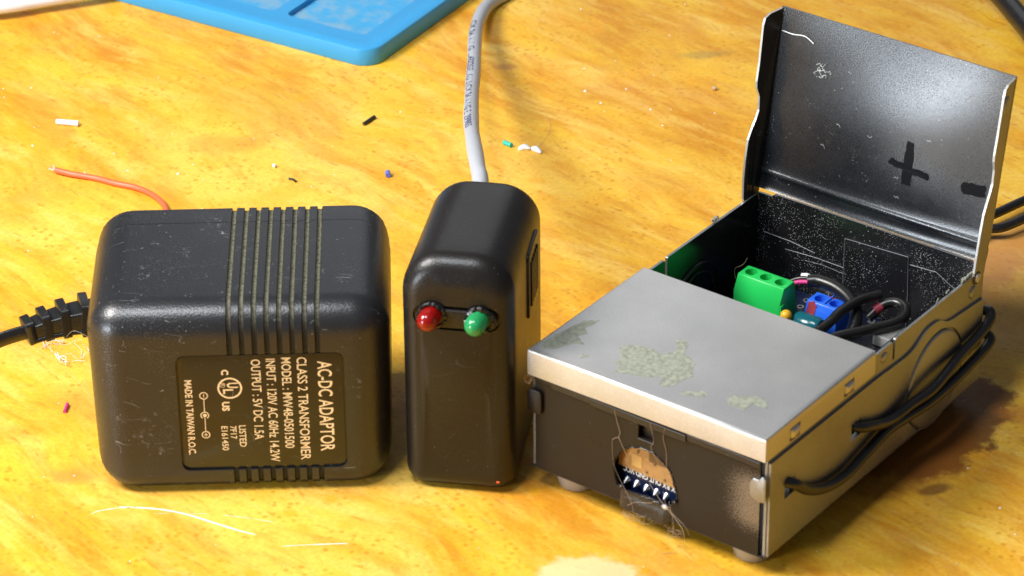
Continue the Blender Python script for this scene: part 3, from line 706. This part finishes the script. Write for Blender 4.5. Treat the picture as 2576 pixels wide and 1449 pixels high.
bd = [(i, i + 1) for i in range(nU - 1)] + [((nT - 1) * nU + i + 1, (nT - 1) * nU + i) for i in range(nU - 1)] + [((j + 1) * nU, j * nU) for j in range(nT - 1)] + [(j * nU + nU - 1, (j + 1) * nU + nU - 1) for j in range(nT - 1)]
FF += [(a, a + o_, b + o_, b) for a, b in bd]; mi += [1] * len(bd)
# keep the plate closed and give each side its own finish
me = bpy.data.meshes.new('lid'); me.from_pydata([(x * S, y * S, z * S) for x, y, z in gp], [], FF)
me.materials.append(M['lid_in']); me.materials.append(M['galv']); me.polygons.foreach_set('material_index', mi)
lo = bpy.data.objects.new('lid', me); C.objects.link(lo); lo.parent = MX; me.shade_smooth(); me.set_sharp_from_angle(angle=R(50))
lo['label'] = 'raised rear lid with dark speckled inside'
for (ub, sg, splay) in ((60.2, -1, 0.0), (-.2, 1, -1.7)):
    V = []; n_ = len(fl); dk_ = .8 if sg < 0 else 1.0
    for off in (0, .5):
        for t, d in fl: V.append(lid(ub + sg * off + splay * max(0, d) / 5.5 * (max(0, t + 2) / 44) ** .3, t, d * dk_))
    for t, d in fl: pass
    F = []
    tr = tessellate_polygon([[Vector((t, d, 0)) for t, d in fl]]); mi = []
    for q in tr: F.append(tuple(q)); mi.append(0)
    for q in tr: F.append(tuple(k + n_ for k in q)); mi.append(1)
    for i in range(n_): F.append((i, (i + 1) % n_, (i + 1) % n_ + n_, i + n_)); mi.append(2)
    mesh('side_flange', V, F, [M['galv'], M['black_paint'], M['silver']], lo, 0, mi)
def rl(t, d, r):
    rg = []
    for h, i in ((0, 0), (.08, .12), (.12, .3)):
        rg.append([lid(60.2 + h, t + (r - i) * math.cos(6.283 * k / 20), d + (r - i) * math.sin(6.283 * k / 20)) for k in range(20)])
    v, f = loft(rg); return v, f
v, f = rl(-2.6, 3.0, 1.65); mesh('hinge_eyelet', v, f, M['recess'], lo, 50)
rg = [[lid(60.3 + h, -2.6 + (1.15 - i) * math.cos(6.283 * k / 20), 3.0 + (1.15 - i) * math.sin(6.283 * k / 20)) for k in range(20)] for h, i in ((0, 0), (.3, .1), (.45, .5))]
v, f = loft(rg); mesh('hinge_rivet', v, f, M['silver'], lo, 50)
rg = [[lid(60.2 + h, 38.0 + (2.2 - i) * math.cos(6.283 * k / 20), 2.7 + (1.25 - i) * math.sin(6.283 * k / 20)) for k in range(20)] for h, i in ((0, 0), (.25, .3), (.35, .8))]
v, f = loft(rg); mesh('corner_dimple', v, f, M['galv'], lo, 50)
rg = [[lid(.35 + h, 38.5 + (2.2 - i) * math.cos(6.283 * k / 20), 2.9 + (1.2 - i) * math.sin(6.283 * k / 20)) for k in range(20)] for h, i in ((-.6, 0), (.0, .3), (.1, .8))]
# marker signs
def onlid(a, b, h): return lid(a, b, bendd(a, b) + h)
plus = [(37.6, 22.9), (39.3, 22.6), (39.6, 17.0), (41.6, 16.9), (43.9, 16.5), (43.8, 15.1), (41.5, 15.4), (39.8, 15.5), (39.6, 12.5), (37.3, 12.5), (37.3, 15.9), (35.2, 16.0), (33.5, 16.6), (34.2, 18.0), (36.0, 17.6), (37.3, 17.5)]
dash = [(51.7, 16.6), (52.2, 17.2), (55, 17.5), (57.4, 17.6), (57.7, 16.8), (57.4, 16.0), (57.8, 15.0), (55, 14.7), (52.2, 14.5), (51.8, 15.3)]
for P, nm, amp in ((plus, 'marker_plus', .12), (dash, 'marker_dash', .14)):
    q = jag(P, amp, 5, 11); tris = plate(q, [], .05, .12, onlid); mesh(nm, tris[0], tris[1], M['marker'], lo, 0)
# rubber feet
for (u, vv) in ((7.6, 6.5), (53.2, 6.8), (53.2, 81.5), (7.6, 81.5)):
    rg = [[(u + r * math.cos(6.283 * k / 32), vv + r * math.sin(6.283 * k / 32), z) for k in range(32)] for r, z in ((3.6, 0), (4.1, .35), (4.9, 3.6), (5.1, 4.6), (5.1, 4.98))]
    v, f = loft(rg); mesh('rubber_foot', v, f, M['foot'], MX, 50)
# pale flakes along the cut rim of the right wall
rnd = random.Random(3)
for k in range(9):
    vv = rnd.choice([rnd.uniform(68, 76), rnd.uniform(78, 84)]); P = [(59.5 + rnd.uniform(-.4, .2), vv + i * .5 + rnd.uniform(-.3, .3), 34.1 + rnd.uniform(0, .7)) for i in range(4)]
    v, f = tube(P, rnd.uniform(.12, .28), 5, 3); mesh('flake', v, f, M['residue'], rw, 40)
for k in range(6):
    P = [(.3 + rnd.uniform(-.4, .4), 69 + i * .6 + rnd.uniform(-.5, .5), 34.3 + rnd.uniform(0, .9)) for i in range(4)]
    v, f = tube(P, rnd.uniform(.12, .28), 5, 3); mesh('flake', v, f, M['residue'], lw, 40)

# ------------------------------------------------------------------ electronics inside the case
def inthing(name, label, cat, u, vv, z): 
    c, s = math.cos(PSI), math.sin(PSI); return thing(name, label, cat, (3.98 + u * c - vv * s, -84.74 + u * s + vv * c, z), PSI)
B = inthing('circuit_board', 'navy circuit board inside the metal case carrying green and blue screw terminals', 'circuit board', 30, 66, 11)
v, f = prism(rrect(-24, 12, -20, 20.6, 1), 0, 1.5, lambda a, b, h: (a, b, h)); pcb = mesh('board', v, f, M['pcb'], B, 0)
def pad(x, y, r): 
    rg = [[(x + (r - i) * math.cos(6.283 * k / 16), y + (r - i) * math.sin(6.283 * k / 16), 1.5 + h) for k in range(16)] for h, i in ((0, 0), (.12, .05))]
    v, f = loft(rg); mesh('solder_pad', v, f, M['solder'], B, 50)
    v, f = prism(circ(x, y, r * .5, 12), 1.6, 1.66, lambda a, b, h: (a, b, h)); mesh('pad_hole', v, f, M['recess'], B, 0)
for x, y in ((-12.6, 14.5), (-13, 17.8), (-10.5, 18.5), (-8, 18), (8, 17), (4, 18.6)): pad(x, y, .9)
def terminal(name, x0, x1, yf, ztop, pitch, n, mt, dk, label, depth=4.6, fd=1.4, drop=4.2):
    # y towards the back; a sloping shoulder faces the front
    prof = [(yf - fd, 1.5), (yf + depth + 1.0, 1.5), (yf + depth + 1.0, ztop - 5), (yf + depth, ztop), (yf, ztop), (yf - fd, ztop - drop)]
    v, f = prism(prof, x0, x1, lambda a, b, h: (h, a, b)); o = mesh(name, v, f, M[mt], B, 0, bevel=.18)
    cs_ = []
    for k in range(n):
        cx_ = (x0 + x1) / 2 + (k - (n - 1) / 2) * pitch
        V, F = prism(circ(cx_, yf + depth * .5, 1.45, 20), ztop - 3.2, ztop + 2, lambda a, b, h: (a, b, h)); c = mesh('c', V, F, M[dk], None, 0); c.parent = B; cs_.append(c)
    cut(o, cs_, 40); o['label'] = label
    for k in range(n):
        cx_ = (x0 + x1) / 2 + (k - (n - 1) / 2) * pitch
        v, f = prism(circ(cx_, yf + depth * .5, 1.4, 16), ztop - 3.4, ztop - 2.6, lambda a, b, h: (a, b, h)); mesh('terminal_screw', v, f, M[dk], o, 0, bevel=.1)
    return o
gt = terminal('terminal_block', -22.2, -9.7, 2.4, 13.0, 4.0, 3, 'green', 'green_dark', 'green three-way screw terminal block', 4.4, 1.7, 3.8)
v, f = box(-9.75, -9.35, .8, 2.2, 6.5, 9.2); mesh('side_rib', v, f, M['green'], gt, 0)
bt = terminal('terminal_block', -6.6, 1.9, 7.4, 9.0, 4.0, 2, 'blue', 'blue_dark', 'blue two-way screw terminal block with a red smear', 4.4, 1.2, 3.0)
v, f = box(-2.55, -2.15, 8.0, 12.2, 8.9, 9.35); mesh('divider', v, f, M['blue'], bt, 0)
q = jag([(-6.1, 0), (-3.9, 0), (-3.8, 2.6), (-4.6, 3.4), (-6.0, 3.0)], .12, 4, 2)
tr_ = plate(q, [], 0, .08, lambda a, b, h: (a, 7.4 - 1.2 + b * .37 - h * .9 - .04, 6.0 + b * .92 + h)); mesh('smear', tr_[0], tr_[1], M['red_smear'], bt, 0)
q = jag([(-3.2, 11.3), (-1.6, 11.2), (-1.7, 12.0), (-3.4, 12.0)], .15, 3, 5); tr_ = plate(q, [], 9.0, 9.06, lambda a, b, h: (a, b - .3, h)); mesh('smear', tr_[0], tr_[1], M['red_smear'], bt, 0)
def blob(name, c, r, mt, par, sq=1, n=12):
    rg = [[(c[0] + r * math.sin(math.pi * a / n) * math.cos(6.283 * j / 20), c[1] + r * math.sin(math.pi * a / n) * math.sin(6.283 * j / 20), c[2] + r * sq * math.cos(math.pi * a / n)) for j in range(20)] for a in range(1, n)]
    v, f = loft(rg); return mesh(name, v, f, M[mt], par, 60)
blob('capacitor', (-7.3, -.2, 8.2), 1.35, 'orange', B)['label'] = 'small orange bead capacitor'
v, f = loft([[(-5.5 + h, 2.2 + 2.5 * math.cos(6.283 * j / 24) * k, 6.2 + 2.5 * math.sin(6.283 * j / 24) * k) for j in range(24)] for h, k in ((-.6, .8), (0, 1), (5.2, 1), (5.9, .85))]); mesh('capacitor', v, f, M['teal_can'], B, 50)['label'] = 'dark teal drum capacitor lying on its side'
# second small black board near the right wall with its shiny connector
B2 = inthing('connector_board', 'small black circuit board with shiny metal connector beside the right case wall', 'circuit board', 46, 62, 16.5)
v, f = box(-7, 12, -14, 10, 0, 1.2); mesh('board', v, f, M['pcb_black'], B2, 0)
v, f = prism(rrect(-2.5, 7, 6.5, 13.5, .8), 1.25, 4.0, lambda a, b, h: (a, b, h)); mesh('connector_shell', v, f, M['silver'], B2, 0, bevel=.3)
v, f = box(1.5, 5.5, 2.6, 5.6, 1.25, 3.0); mesh('metal_clip', v, f, M['solder'], B2, 0, bevel=.3)
for x, y, a, b, h, mt in ((-2.5, -4.2, 3.2, .8, .5, 'white'), (-4.0, -2.0, .8, 2.4, .5, 'white'), (.8, -5.2, 3.0, 1.8, .9, 'solder'), (2.0, -1.6, 2.2, 2.6, 1.1, 'pcb_black'), (6.2, -2.5, 1.0, 3.8, .9, 'solder'), (-3.2, 1.4, 1.0, 1.6, .9, 'solder'), (4.6, -6.0, 1.4, .7, .8, 'white'), (9.0, -6.0, 1.0, 5.0, .9, 'solder'), (3, -9.0, 6.0, .5, .4, 'white')):
    v, f = box(x, x + a, y, y + b, 1.22, 1.22 + h); mesh('chip_part', v, f, M[mt], B2, 0, bevel=.08)
vf = text2d('BOOT', 1.3, 3.6, .02); decal('lettering', vf, lambda a, b, h: (-1.5 + b + a * .3, 4.6 - a * .9, 1.22 + h), M['white'], B2)
# the board behind the front hole
B3 = inthing('display_board', 'small navy and amber board seen through the ragged front hole', 'circuit board', 30, 2.4, 8.2)
v, f = box(-11, 11, 0, 1.2, -1.5, 16); mesh('board', v, f, M['pcb'], B3, 0)
v, f = prism(jag([(-8.4, 4.6), (-4, 4.4), (2, 4.2), (6, 4.0), (9.5, 3.4), (9.5, 13.5), (-7.2, 13.5), (-8.2, 10)], .08, 6, 4), -.35, -.02, lambda a, b, h: (a, h, b)); gl = mesh('amber_panel', v, f, M['copper'], B3, 0)  # plate coloured as the table mirrored in the board
for x0, x1, z0, z1, mt in ((-.4, 4.4, 8.4, 13.2, 'copper_dark'), (-5.4, -.6, 11.5, 11.75, 'copper_light'), (-5.4, -5.15, 8.2, 11.7, 'copper_light'), (-5.0, -2.4, 5.6, 8.6, 'copper_light'), (5.4, 7.4, 9.6, 9.85, 'copper_light'), (6.6, 8.4, 4.6, 6.6, 'copper_light'), (4.8, 5.6, 10.4, 10.6, 'copper_light')):
    v, f = box(x0, x1, -.55 if mt == 'copper_dark' else -.4, -.36, z0, z1); mesh('trace' if mt != 'copper_dark' else 'chip', v, f, M[mt], gl, 0)
for x, z in ((-3.2, 9.9), (-3.4, 9.4), (-1.0, 5.2), (3.6, 5.0), (1, 8.0)):
    v, f = prism(circ(x, z, .32, 10), -.44, -.36, lambda a, b, h: (a, h, b)); mesh('dark_dot', v, f, M['copper_dark'], gl, 0)
vf = text2d('X RX OUT GND VCC', 1.25, 13.5, .02); decal('lettering', vf, lambda a, b, h: (6.2 - a, -.06 - h, 4.25 - b - (6.2 - a) * .04), M['white'], B3)
for k in range(5):
    x = -6.3 + k * 2.54; rg = [[(x + r * math.cos(6.283 * j / 12), -h, 1.25 - .09 * k + r * math.sin(6.283 * j / 12) - h * .25) for j in range(12)] for r, h in ((.85, 0), (.75, .2), (.5, .6), (.28, .95), (.1, 1.15))]
    v, f = loft(rg); mesh('solder_pin', v, f, M['solder'], B3, 50)

# ------------------------------------------------------------------ cords of the case
A1 = [(52, 4, 20), (57, 6, 20.2), (61.5, 8.2, 20.2), (62.3, 12, 17.0), (62.3, 16.5, 14.4), (62.3, 22.2, 12.4), (62.2, 29.2, 11.7), (62.2, 37, 13.0), (62.3, 44.9, 14.3), (62.6, 52, 14.0), (63.4, 60, 13.8), (63.4, 69.5, 13.8), (62.8, 80, 14.0), (62.3, 87.5, 14.4), (61.5, 90.5, 15.2), (58.5, 91.0, 15.5), (50, 91, 15.0), (40, 92, 12), (34, 96, 8), (30, 104, 5), (27, 116, 3.5), (24, 134, 3), (24, 150, 3), (28.4, 155, 3), (31, 163.5, 3), (34, 172, 3)]
A2 = [(50, 33, 20.4), (57, 34, 20.4), (61.2, 34.6, 20.2), (62.3, 38.5, 18.8), (62.2, 43, 17.0), (62.2, 48, 16.0), (62.8, 54, 16.6), (63.9, 60, 17.2), (63.6, 67, 18.0), (62.6, 75, 18.6), (62.2, 83, 19.2), (61.9, 88.2, 20.2), (61, 90.8, 21.5), (58, 91.2, 21), (50, 91.2, 20), (40, 93, 17), (33, 99, 12), (28, 108, 7), (24, 122, 4), (21, 140, 3), (22, 154, 3), (23.9, 161.2, 3), (26.1, 170.3, 3), (29, 180, 3)]
v, f = tube(A1, 1.2, 12, 6); mesh('power_cord', v, f, M['cord'], MX, 70)
v, f = tube(A2, 1.2, 12, 6); mesh('power_cord', v, f, M['cord'], MX, 70)
IC = inthing('inner_cable', 'short black cable loop curling over the blue terminal inside the metal case', 'cable', 0, 0, 0)
v, f = tube([(21.0, 77.6, 22), (23.5, 78.6, 22.4), (28.5, 78.2, 22.4), (33.5, 76.2, 21.6), (37.0, 72.5, 20), (37.5, 68, 17.5), (35, 63, 15)], 1.5, 16, 8); mesh('sleeve', v, f, M['cord'], IC, 70)
v, f = tube([(34.4, 58, 22), (35.2, 63.6, 22.6), (35.3, 69.0, 23.4), (36.4, 75.3, 23.6), (38.6, 80.0, 23.4)], 1.15, 12, 8); mesh('strand', v, f, M['cord'], IC, 70)
v, f = tube([(38.0, 76.0, 19), (39.6, 79.6, 21.2), (42.0, 81.2, 22), (45.0, 80.3, 22), (46.8, 76.8, 22), (46.4, 73.4, 22), (44.2, 69.3, 22), (42.0, 65.3, 22), (39.2, 60.5, 22), (37, 55, 21)], 1.2, 12, 8); mesh('strand', v, f, M['cord'], IC, 70)
for pts_, mt, nm in (([(16.5, 74.8, 20.5), (19.0, 76.4, 21.6), (21.5, 77.4, 22)], 'pink', 'core_wire'), ([(16.0, 76.4, 20.5), (18.6, 77.4, 22.0), (21.5, 78.2, 22.6)], 'cord', 'core_wire'), ([(18.8, 78.4, 22.4), (20.0, 78.4, 22.8), (21.5, 78.2, 22.8)], 'white', 'core_wire')):
    v, f = tube(pts_, .55, 8, 6); mesh(nm, v, f, M[mt], IC, 70)
v, f = tube([(38.6, 77.6, 20.3), (39.5, 79.2, 21.1)], 1.24, 12, 4); mesh('red_band', v, f, M['red_smear'], IC, 60)

# ------------------------------------------------------------------ blue tray
TR = thing('silicone_tray', 'bright blue silicone parts tray with rounded corner at the top edge', 'tray', (-37.3, 116.6, 0), math.atan2(.855, .52))
TW, TL, TH = 150, 190, 5.2
v, f = prism(rrect(0, TW, 0, TL, 6, 8), 0, TH, lambda a, b, h: (a, b, h)); tray = mesh('tray_body', v, f, M['tray'], TR, 40, bevel=.5)
def trc(x0, x1, y0, y1, z, r=4):
    V, F = prism(rrect(x0, x1, y0, y1, r, 6), z, 8, lambda a, b, h: (a, b, h)); c = mesh('c', V, F, M['tray'], None, 0); c.parent = TR; return c
cut(tray, [trc(3.0, 147, 4.5, 187, TH - .9, 4.5)], 40)
cut(tray, [trc(9.5, 140, 8.5, 34.5, TH - 2.6, 2)], 40)
cut(tray, [trc(9.5, 60, 38.5, 70, TH - 3.4, 2)], 40)
m_ = N('dusty_blue_silicone'); q_ = m_.ramp(m_.noise(150, 6, .65), .38, .68)
m_.l(m_.mix(m_.math('MULTIPLY', q_, .75), (.05, .36, .68), (.27, .42, .52)), m_.b.inputs['Base Color']); m_.p(Roughness=.5); m_.l(m_.bump(m_.noise(300, 3), .3, .0005), m_.b.inputs['Normal'])
v, f = prism(rrect(9.6, 139.9, 8.6, 34.4, 2), TH - 2.62, TH - 2.5, lambda a, b, h: (a, b, h)); mesh('pocket_floor', v, f, m_.m, TR, 0)
v, f = prism(rrect(9.6, 59.9, 38.6, 69.9, 2), TH - 3.42, TH - 3.3, lambda a, b, h: (a, b, h)); mesh('pocket_floor', v, f, m_.m, TR, 0)

# ------------------------------------------------------------------ loose bits on the table
def bit(name, label, cat, pts, r, mt, sub=6, n=8, z=None, group=None):
    o = Vector((pts[0][0], pts[0][1], 0)); P = [Vector((a[0], a[1], (a[2] if len(a) > 2 else (z if z is not None else r))) ) - o for a in pts]
    v, f = tube(P, r, n, sub); m = mesh(name, v, f, M[mt], None, 50); m.location = o * S; return tag(m, label, cat, group)
rw_ = thing('red_wire', 'thin red wire offcut with bare frayed end lying behind the adapter', 'wire', (-116.3, 59.7, 0))
v, f = tube([(0, 0, 1.1), (4.3, -2, 1.0), (10.6, -4.0, .8), (15.9, -6.8, .75), (21.1, -9, .75), (25.5, -12.6, .75), (29.2, -18.3, .75), (31, -26, .75)], .75, 12, 8); mesh('sheath', v, f, M['red_wire'], rw_, 70)
for k, (a, b, c_) in enumerate(((-2.2, 1.8, 1.8), (-1.4, .2, .9), (-2.6, .6, 1.2), (-1.0, 2.6, 1.6))):
    v, f = tube([(.3, 0, 1.1), (a * .4, b * .3, 1.2), (a * .7, b * .7, c_)], .07, 5, 4); mesh('bare_strand', v, f, M['white'] if k else M['bluebit'], rw_, 60)
bit('white_offcut', 'short white plastic wire offcut on the left of the table', 'offcut', [(-119.1, 87), (-116.5, 86.5), (-115, 86.2), (-113.2, 85.8)], .75, 'white')
bit('black_offcut', 'short straight black wire offcut beyond the adapter', 'offcut', [(-38.4, 84.5), (-37, 86.5), (-35.7, 88.5)], .5, 'blackbit')
bit('dark_shaving', 'tiny curled dark shaving behind the adapter', 'shaving', [(-56.5, 55.4), (-55.4, 54.9), (-54.6, 53.8)], .3, 'blackbit')
bit('teal_offcut', 'tiny teal plastic offcut right of the grey cable', 'offcut', [(-1.7, 73.4), (-.8, 72.5), (.2, 71.6)], .62, 'teal')
hk = thing('white_husk', 'small white split husk next to the teal offcut', 'husk', (5.2, 70, 0))
for P in ([(-3.2, 0, .3), (-1.6, .6, .6), (-.2, 0, .5)], [(.2, .1, .5), (1.4, -.8, .7), (2.6, -2.2, .4)]):
    v, f = tube(P, lambda q: .25 + .6 * math.sin(math.pi * min(1, q * .9 + .08)), 8, 6); mesh('half', v, f, M['white'], hk, 60)
bit('blue_crumb', 'tiny pale blue plastic crumb between adapter and cable', 'crumb', [(-31.4, 57.6), (-31.3, 56.6), (-31.2, 55.8)], .7, 'bluebit')
bit('magenta_offcut', 'tiny magenta wire offcut on the table left of the adapter', 'offcut', [(-101.3, -50.7), (-101.4, -52.3), (-101.6, -54)], .42, 'pink')
bit('grey_crumb', 'tiny pale grey crumb left of the black offcut', 'crumb', [(-60.8, 62.2), (-60.2, 61.8)], .5, 'white')
bit('brown_crumb', 'tiny round brown crumb on the table left of the raised lid', 'crumb', [(54, 103), (54.8, 102.8)], .6, 'hair')
bit('yellow_plug', 'yellow plastic tip beside the left edge of the blue tray', 'plastic tip', [(-101.2, 156.6, 1.2), (-102.6, 160, 1.5), (-105, 166, 1.8)], 1.2, 'yellow', n=12)
bit('white_tube', 'thick white cable crossing the upper left corner of the table', 'cable', [(-175, 142, 4), (-142.4, 150.0, 4), (-131.7, 153.8, 4), (-118, 158.4, 4.5), (-104, 164, 5), (-90, 174, 5)], 2.1, 'pen', n=16)
bit('dark_cable', 'thick black cable curving past the upper right corner', 'cable', [(128, 170, 6), (134.5, 152, 6), (138.6, 136, 6), (142.2, 118, 6), (144, 95, 6)], 3.0, 'cord', n=16)
# scratches in the lacquer (wear of the table itself): thin ragged pale slivers
def scratch(pts, wd, seed=1):
    P = smooth_path([(a, b, 0) for a, b in pts], 10); rnd = random.Random(seed); V = []; n = len(P)
    for i, p in enumerate(P):
        t = (P[min(i + 1, n - 1)] - P[max(i - 1, 0)]).normalized(); s_ = Vector((-t.y, t.x, 0)); q = i / (n - 1); w_ = wd * (.35 + .65 * math.sin(math.pi * (.08 + .84 * q))) * rnd.uniform(.7, 1.2)
        V += [tuple(p + s_ * w_ + Vector((0, 0, .03))), tuple(p - s_ * w_ + Vector((0, 0, .03)))]
    F = [(2 * i, 2 * i + 1, 2 * i + 3, 2 * i + 2) for i in range(n - 1)]
    mesh('scratch', V, F, M['scr'], table, 0)
scratch([(-85.6, -92.0), (-83.9, -92.1), (-76.9, -93.0), (-70.7, -95.1), (-64.5, -98.5), (-59.1, -101.4), (-55.4, -103.0)], .27, 1)
scratch([(-91.4, -94.6), (-89.8, -93.4), (-85.6, -92.4), (-82, -92.2)], .12, 2)
scratch([(-49.3, -107.4), (-45, -107.1)], .12, 3); scratch([(-45.0, -107.1), (-40, -106.8), (-35.4, -106.6)], .17, 4)
scratch([(-63, -95.4), (-59, -96.3), (-56, -97.1)], .07, 5); scratch([(-55.6, -97.2), (-53, -98), (-51.6, -98.6)], .08, 6); scratch([(-78, -94.6), (-74, -94.6)], .05, 7); scratch([(-70, -94.8), (-66, -95)], .05, 8)
# fine dust and crumbs strewn over the table: too many to count
rnd = random.Random(21); parts = []
for k in range(280):
    x = rnd.uniform(-150, 145); y = rnd.uniform(-125, 170); r = rnd.choice([.1, .12, .15, .2, .28]) * rnd.uniform(.7, 1.1); h = r * .8
    V = [(x + r * math.cos(6.283 * j / 6 + k) * rnd.uniform(.7, 1.3), y + r * math.sin(6.283 * j / 6 + k) * rnd.uniform(.7, 1.3), .02) for j in range(6)] + [(x, y, h)]
    parts.append((V, [(j, (j + 1) % 6, 6) for j in range(6)] + [tuple(range(5, -1, -1))]))
for k in range(9):
    x, y, r = ((-29, 92, .5), (20, 103, .75), (-109, 60, .5), (-124, 75, .6), (24, 96, .6), (37, 92, .6), (-85, 59, .7), (-98, 61, .5), (31, 104, .5))[k]
    r *= .62
    V = [(x + r * math.cos(6.283 * j / 6), y + r * math.sin(6.283 * j / 6), .02) for j in range(6)] + [(x, y, r)]
    parts.append((V, [(j, (j + 1) % 6, 6) for j in range(6)] + [tuple(range(5, -1, -1))]))
V, F = join(parts); tag(mesh('dust', V, F, M['white'], None, 30), 'fine white dust specks scattered over the yellow table', 'dust', kind='stuff')

# ------------------------------------------------------------------ hair and fluff
def hairs(name, label, strands, r, mt='hair', org=(0, 0, 0), rot=0, cat='hair'):
    V, F = join([tube(s_, rr * (.55 if mt == 'hair' else 1), 4, 5) for s_, rr in strands]); o = mesh(name, V, F, M[mt], None, 60); o.location = [c * S for c in org]; o.rotation_euler = (0, 0, rot)
    return tag(o, label, cat)
rnd = random.Random(9); st = []
st.append(([(22.5, -.95, 28.4), (22.8, -.5, 25.5), (23.6, -.4, 22.8), (23.4, -.5, 21.5), (24.6, -.3, 18.8), (25.2, -.2, 17.6)], .07))
st.append(([(23.4, -.4, 21.5), (22.2, -.6, 20.8), (21.6, -.4, 19.4), (22.2, -.5, 14), (24.5, -.6, 10), (27.6, -1.3, 6.2), (28, -1.6, 3)], .06))
st.append(([(31.6, -.95, 28.5), (32.2, -.4, 24), (31.6, -.4, 22), (33.0, -.3, 19.5), (35.0, -.2, 16.4)], .06))
st.append(([(35.4, -.95, 28.6), (34.6, -.4, 25.6), (35.4, -.3, 22.4), (35.6, -.4, 18), (36.0, -.5, 14)], .06))
st.append(([(35.0, -.6, 12.5), (36.2, -1.0, 9.4), (38.6, -1.4, 8.0), (41.2, -1.5, 6.6), (42.4, -1.4, 4.6)], .06))
st.append(([(31.5, -.6, 13), (34.2, -1.0, 10.6), (37.4, -1.4, 8.4), (40.6, -1.4, 5.6), (41.2, -1.6, 2.6), (40.4, -3.0, .6), (38, -5, .1)], .085))
st.append(([(36.5, -.6, 10.5), (38.0, -1.2, 6.5), (38.2, -1.4, 3.2), (37.2, -1.8, 2.0)], .06))
st.append(([(36.5, -.9, 9.5), (38.6, -1.2, 7.2), (40.6, -1.3, 5.2), (40.9, -1.3, 3.6)], .06))
st.append(([(26, -.9, 5.4), (28.5, -1.2, 7.4), (31.5, -1.1, 8.3), (33.2, -.9, 9.2)], .05))
for k in range(17):
    cx_ = rnd.choice([26.2, 27.0, 29.5, 33.4, 34.2, 34.8, 38.0, 39.0]) + rnd.uniform(-.9, .9); cz_ = 3.4 + (cx_ - 27) * .05 + rnd.uniform(-.5, .5); P = []
    a = rnd.uniform(0, 6.28); rr = rnd.uniform(.5, 1.5)
    for j in range(6):
        a += rnd.uniform(.7, 1.8); P.append((cx_ + rr * math.cos(a) + j * .15, -.7 + rnd.uniform(-.5, .5) - .7, cz_ + rr * .7 * math.sin(a)))
    st.append((P, rnd.uniform(.025, .045)))
for k in range(12):
    x = 26 + k * 1.15; P = [(x + j * .45, -.5 + rnd.uniform(-.3, .3), 4.3 - .03 * k + rnd.uniform(-.7, .4)) for j in range(5)]; st.append((P, .035))
hairs('hair_tangle', 'tangle of pale hairs caught under the ragged hole of the front panel', st, .05, org=(3.98, -84.74, 0), rot=PSI)
st = []
for k in range(5):
    a = k * 1.3; st.append(([(-.4 + 1.0 * math.cos(a + j), -1.0 + .2 * j, 27.4 + 1.1 * math.sin(a + j * 1.2)) for j in range(6)], .05))
hairs('hair_curl', 'small curl of hair at the left front corner under the silver cover', st, .05, org=(3.98, -84.74, 0), rot=PSI)
st = []; rnd = random.Random(4)
ctr = [(-109, -20), (-109.5, -26), (-105, -23.5), (-101.5, -24), (-99, -27), (-99.5, -32), (-103, -33.5), (-106, -30)]
for k in range(17):
    i = rnd.randrange(len(ctr)); a, b = ctr[i], ctr[(i + rnd.choice([1, 1, 2, 3])) % len(ctr)]
    P = [(a[0] + (b[0] - a[0]) * j / 4 + rnd.uniform(-.8, .8) - 0.5, a[1] + (b[1] - a[1]) * j / 4 + rnd.uniform(-.8, .8), rnd.uniform(.1, 1.6)) for j in range(5)]
    st.append((P, rnd.choice([.035, .045, .06, .1])))
hairs('film_tangle', 'tangle of clear glossy plastic threads below the ribbed strain relief', st, .08, 'film', cat='plastic threads')
st = [([(-112.0, -54, 22), (-106, -57, 19), (-98, -62, 15), (-92.5, -67, 11)], .06), ([(-101, -56, 16.5), (-99.5, -57, 21.5), (-97, -58.5, 24.5), (-93, -60, 23)], .06)]
hairs('loose_hair', 'two fine hairs stretched across the ribbed strain relief', st, .05)
st = [([(6.5, 70.5, .2), (8.8, 75, .3), (10.4, 82, .5), (9.8, 88, .3)], .07), ([(-127, 110, .1), (-122, 112, .2), (-116, 116, .2)], .1)]
hairs('dark_hair', 'fine dark hair curving up from the white husk', [st[0]], .05)
st = [([(6.2, 70, 21.1), (5.9, 70, 22.6), (6.1, 70, 24), (7.4, 70, 24.9), (8.4, 70, 26), (9.2, 70, 27.6)], .06)]
hairs('standing_hair', 'single pale hair standing beside the green terminal block', st, .05, org=(3.98, -84.74, 0), rot=PSI)
st = []
for k in range(10):
    x, t = 12.8 + rnd.uniform(-2, 2), 32.5 + rnd.uniform(-1.3, 1.3); st.append(([onlid(x + j * .5 + rnd.uniform(-.4, .4), t + rnd.uniform(-.7, .7), .15 + rnd.uniform(0, .3)) for j in range(4)], .04))
st.append(([onlid(a, b, .25) for a, b in ((0.8, 38.4), (3.8, 38.3), (7.0, 38.7), (9.6, 37.7))], .13))
for k in range(6):
    x, t = rnd.uniform(6, 48), rnd.uniform(8, 34); st.append(([onlid(x + j * .4, t + rnd.uniform(-.4, .4), .12) for j in range(4)], .03))
hairs('white_fibre', 'white fibres and lint stuck to the inside of the raised lid', st, .05, 'white', org=(3.98, -84.74, 0), rot=PSI, cat='lint')
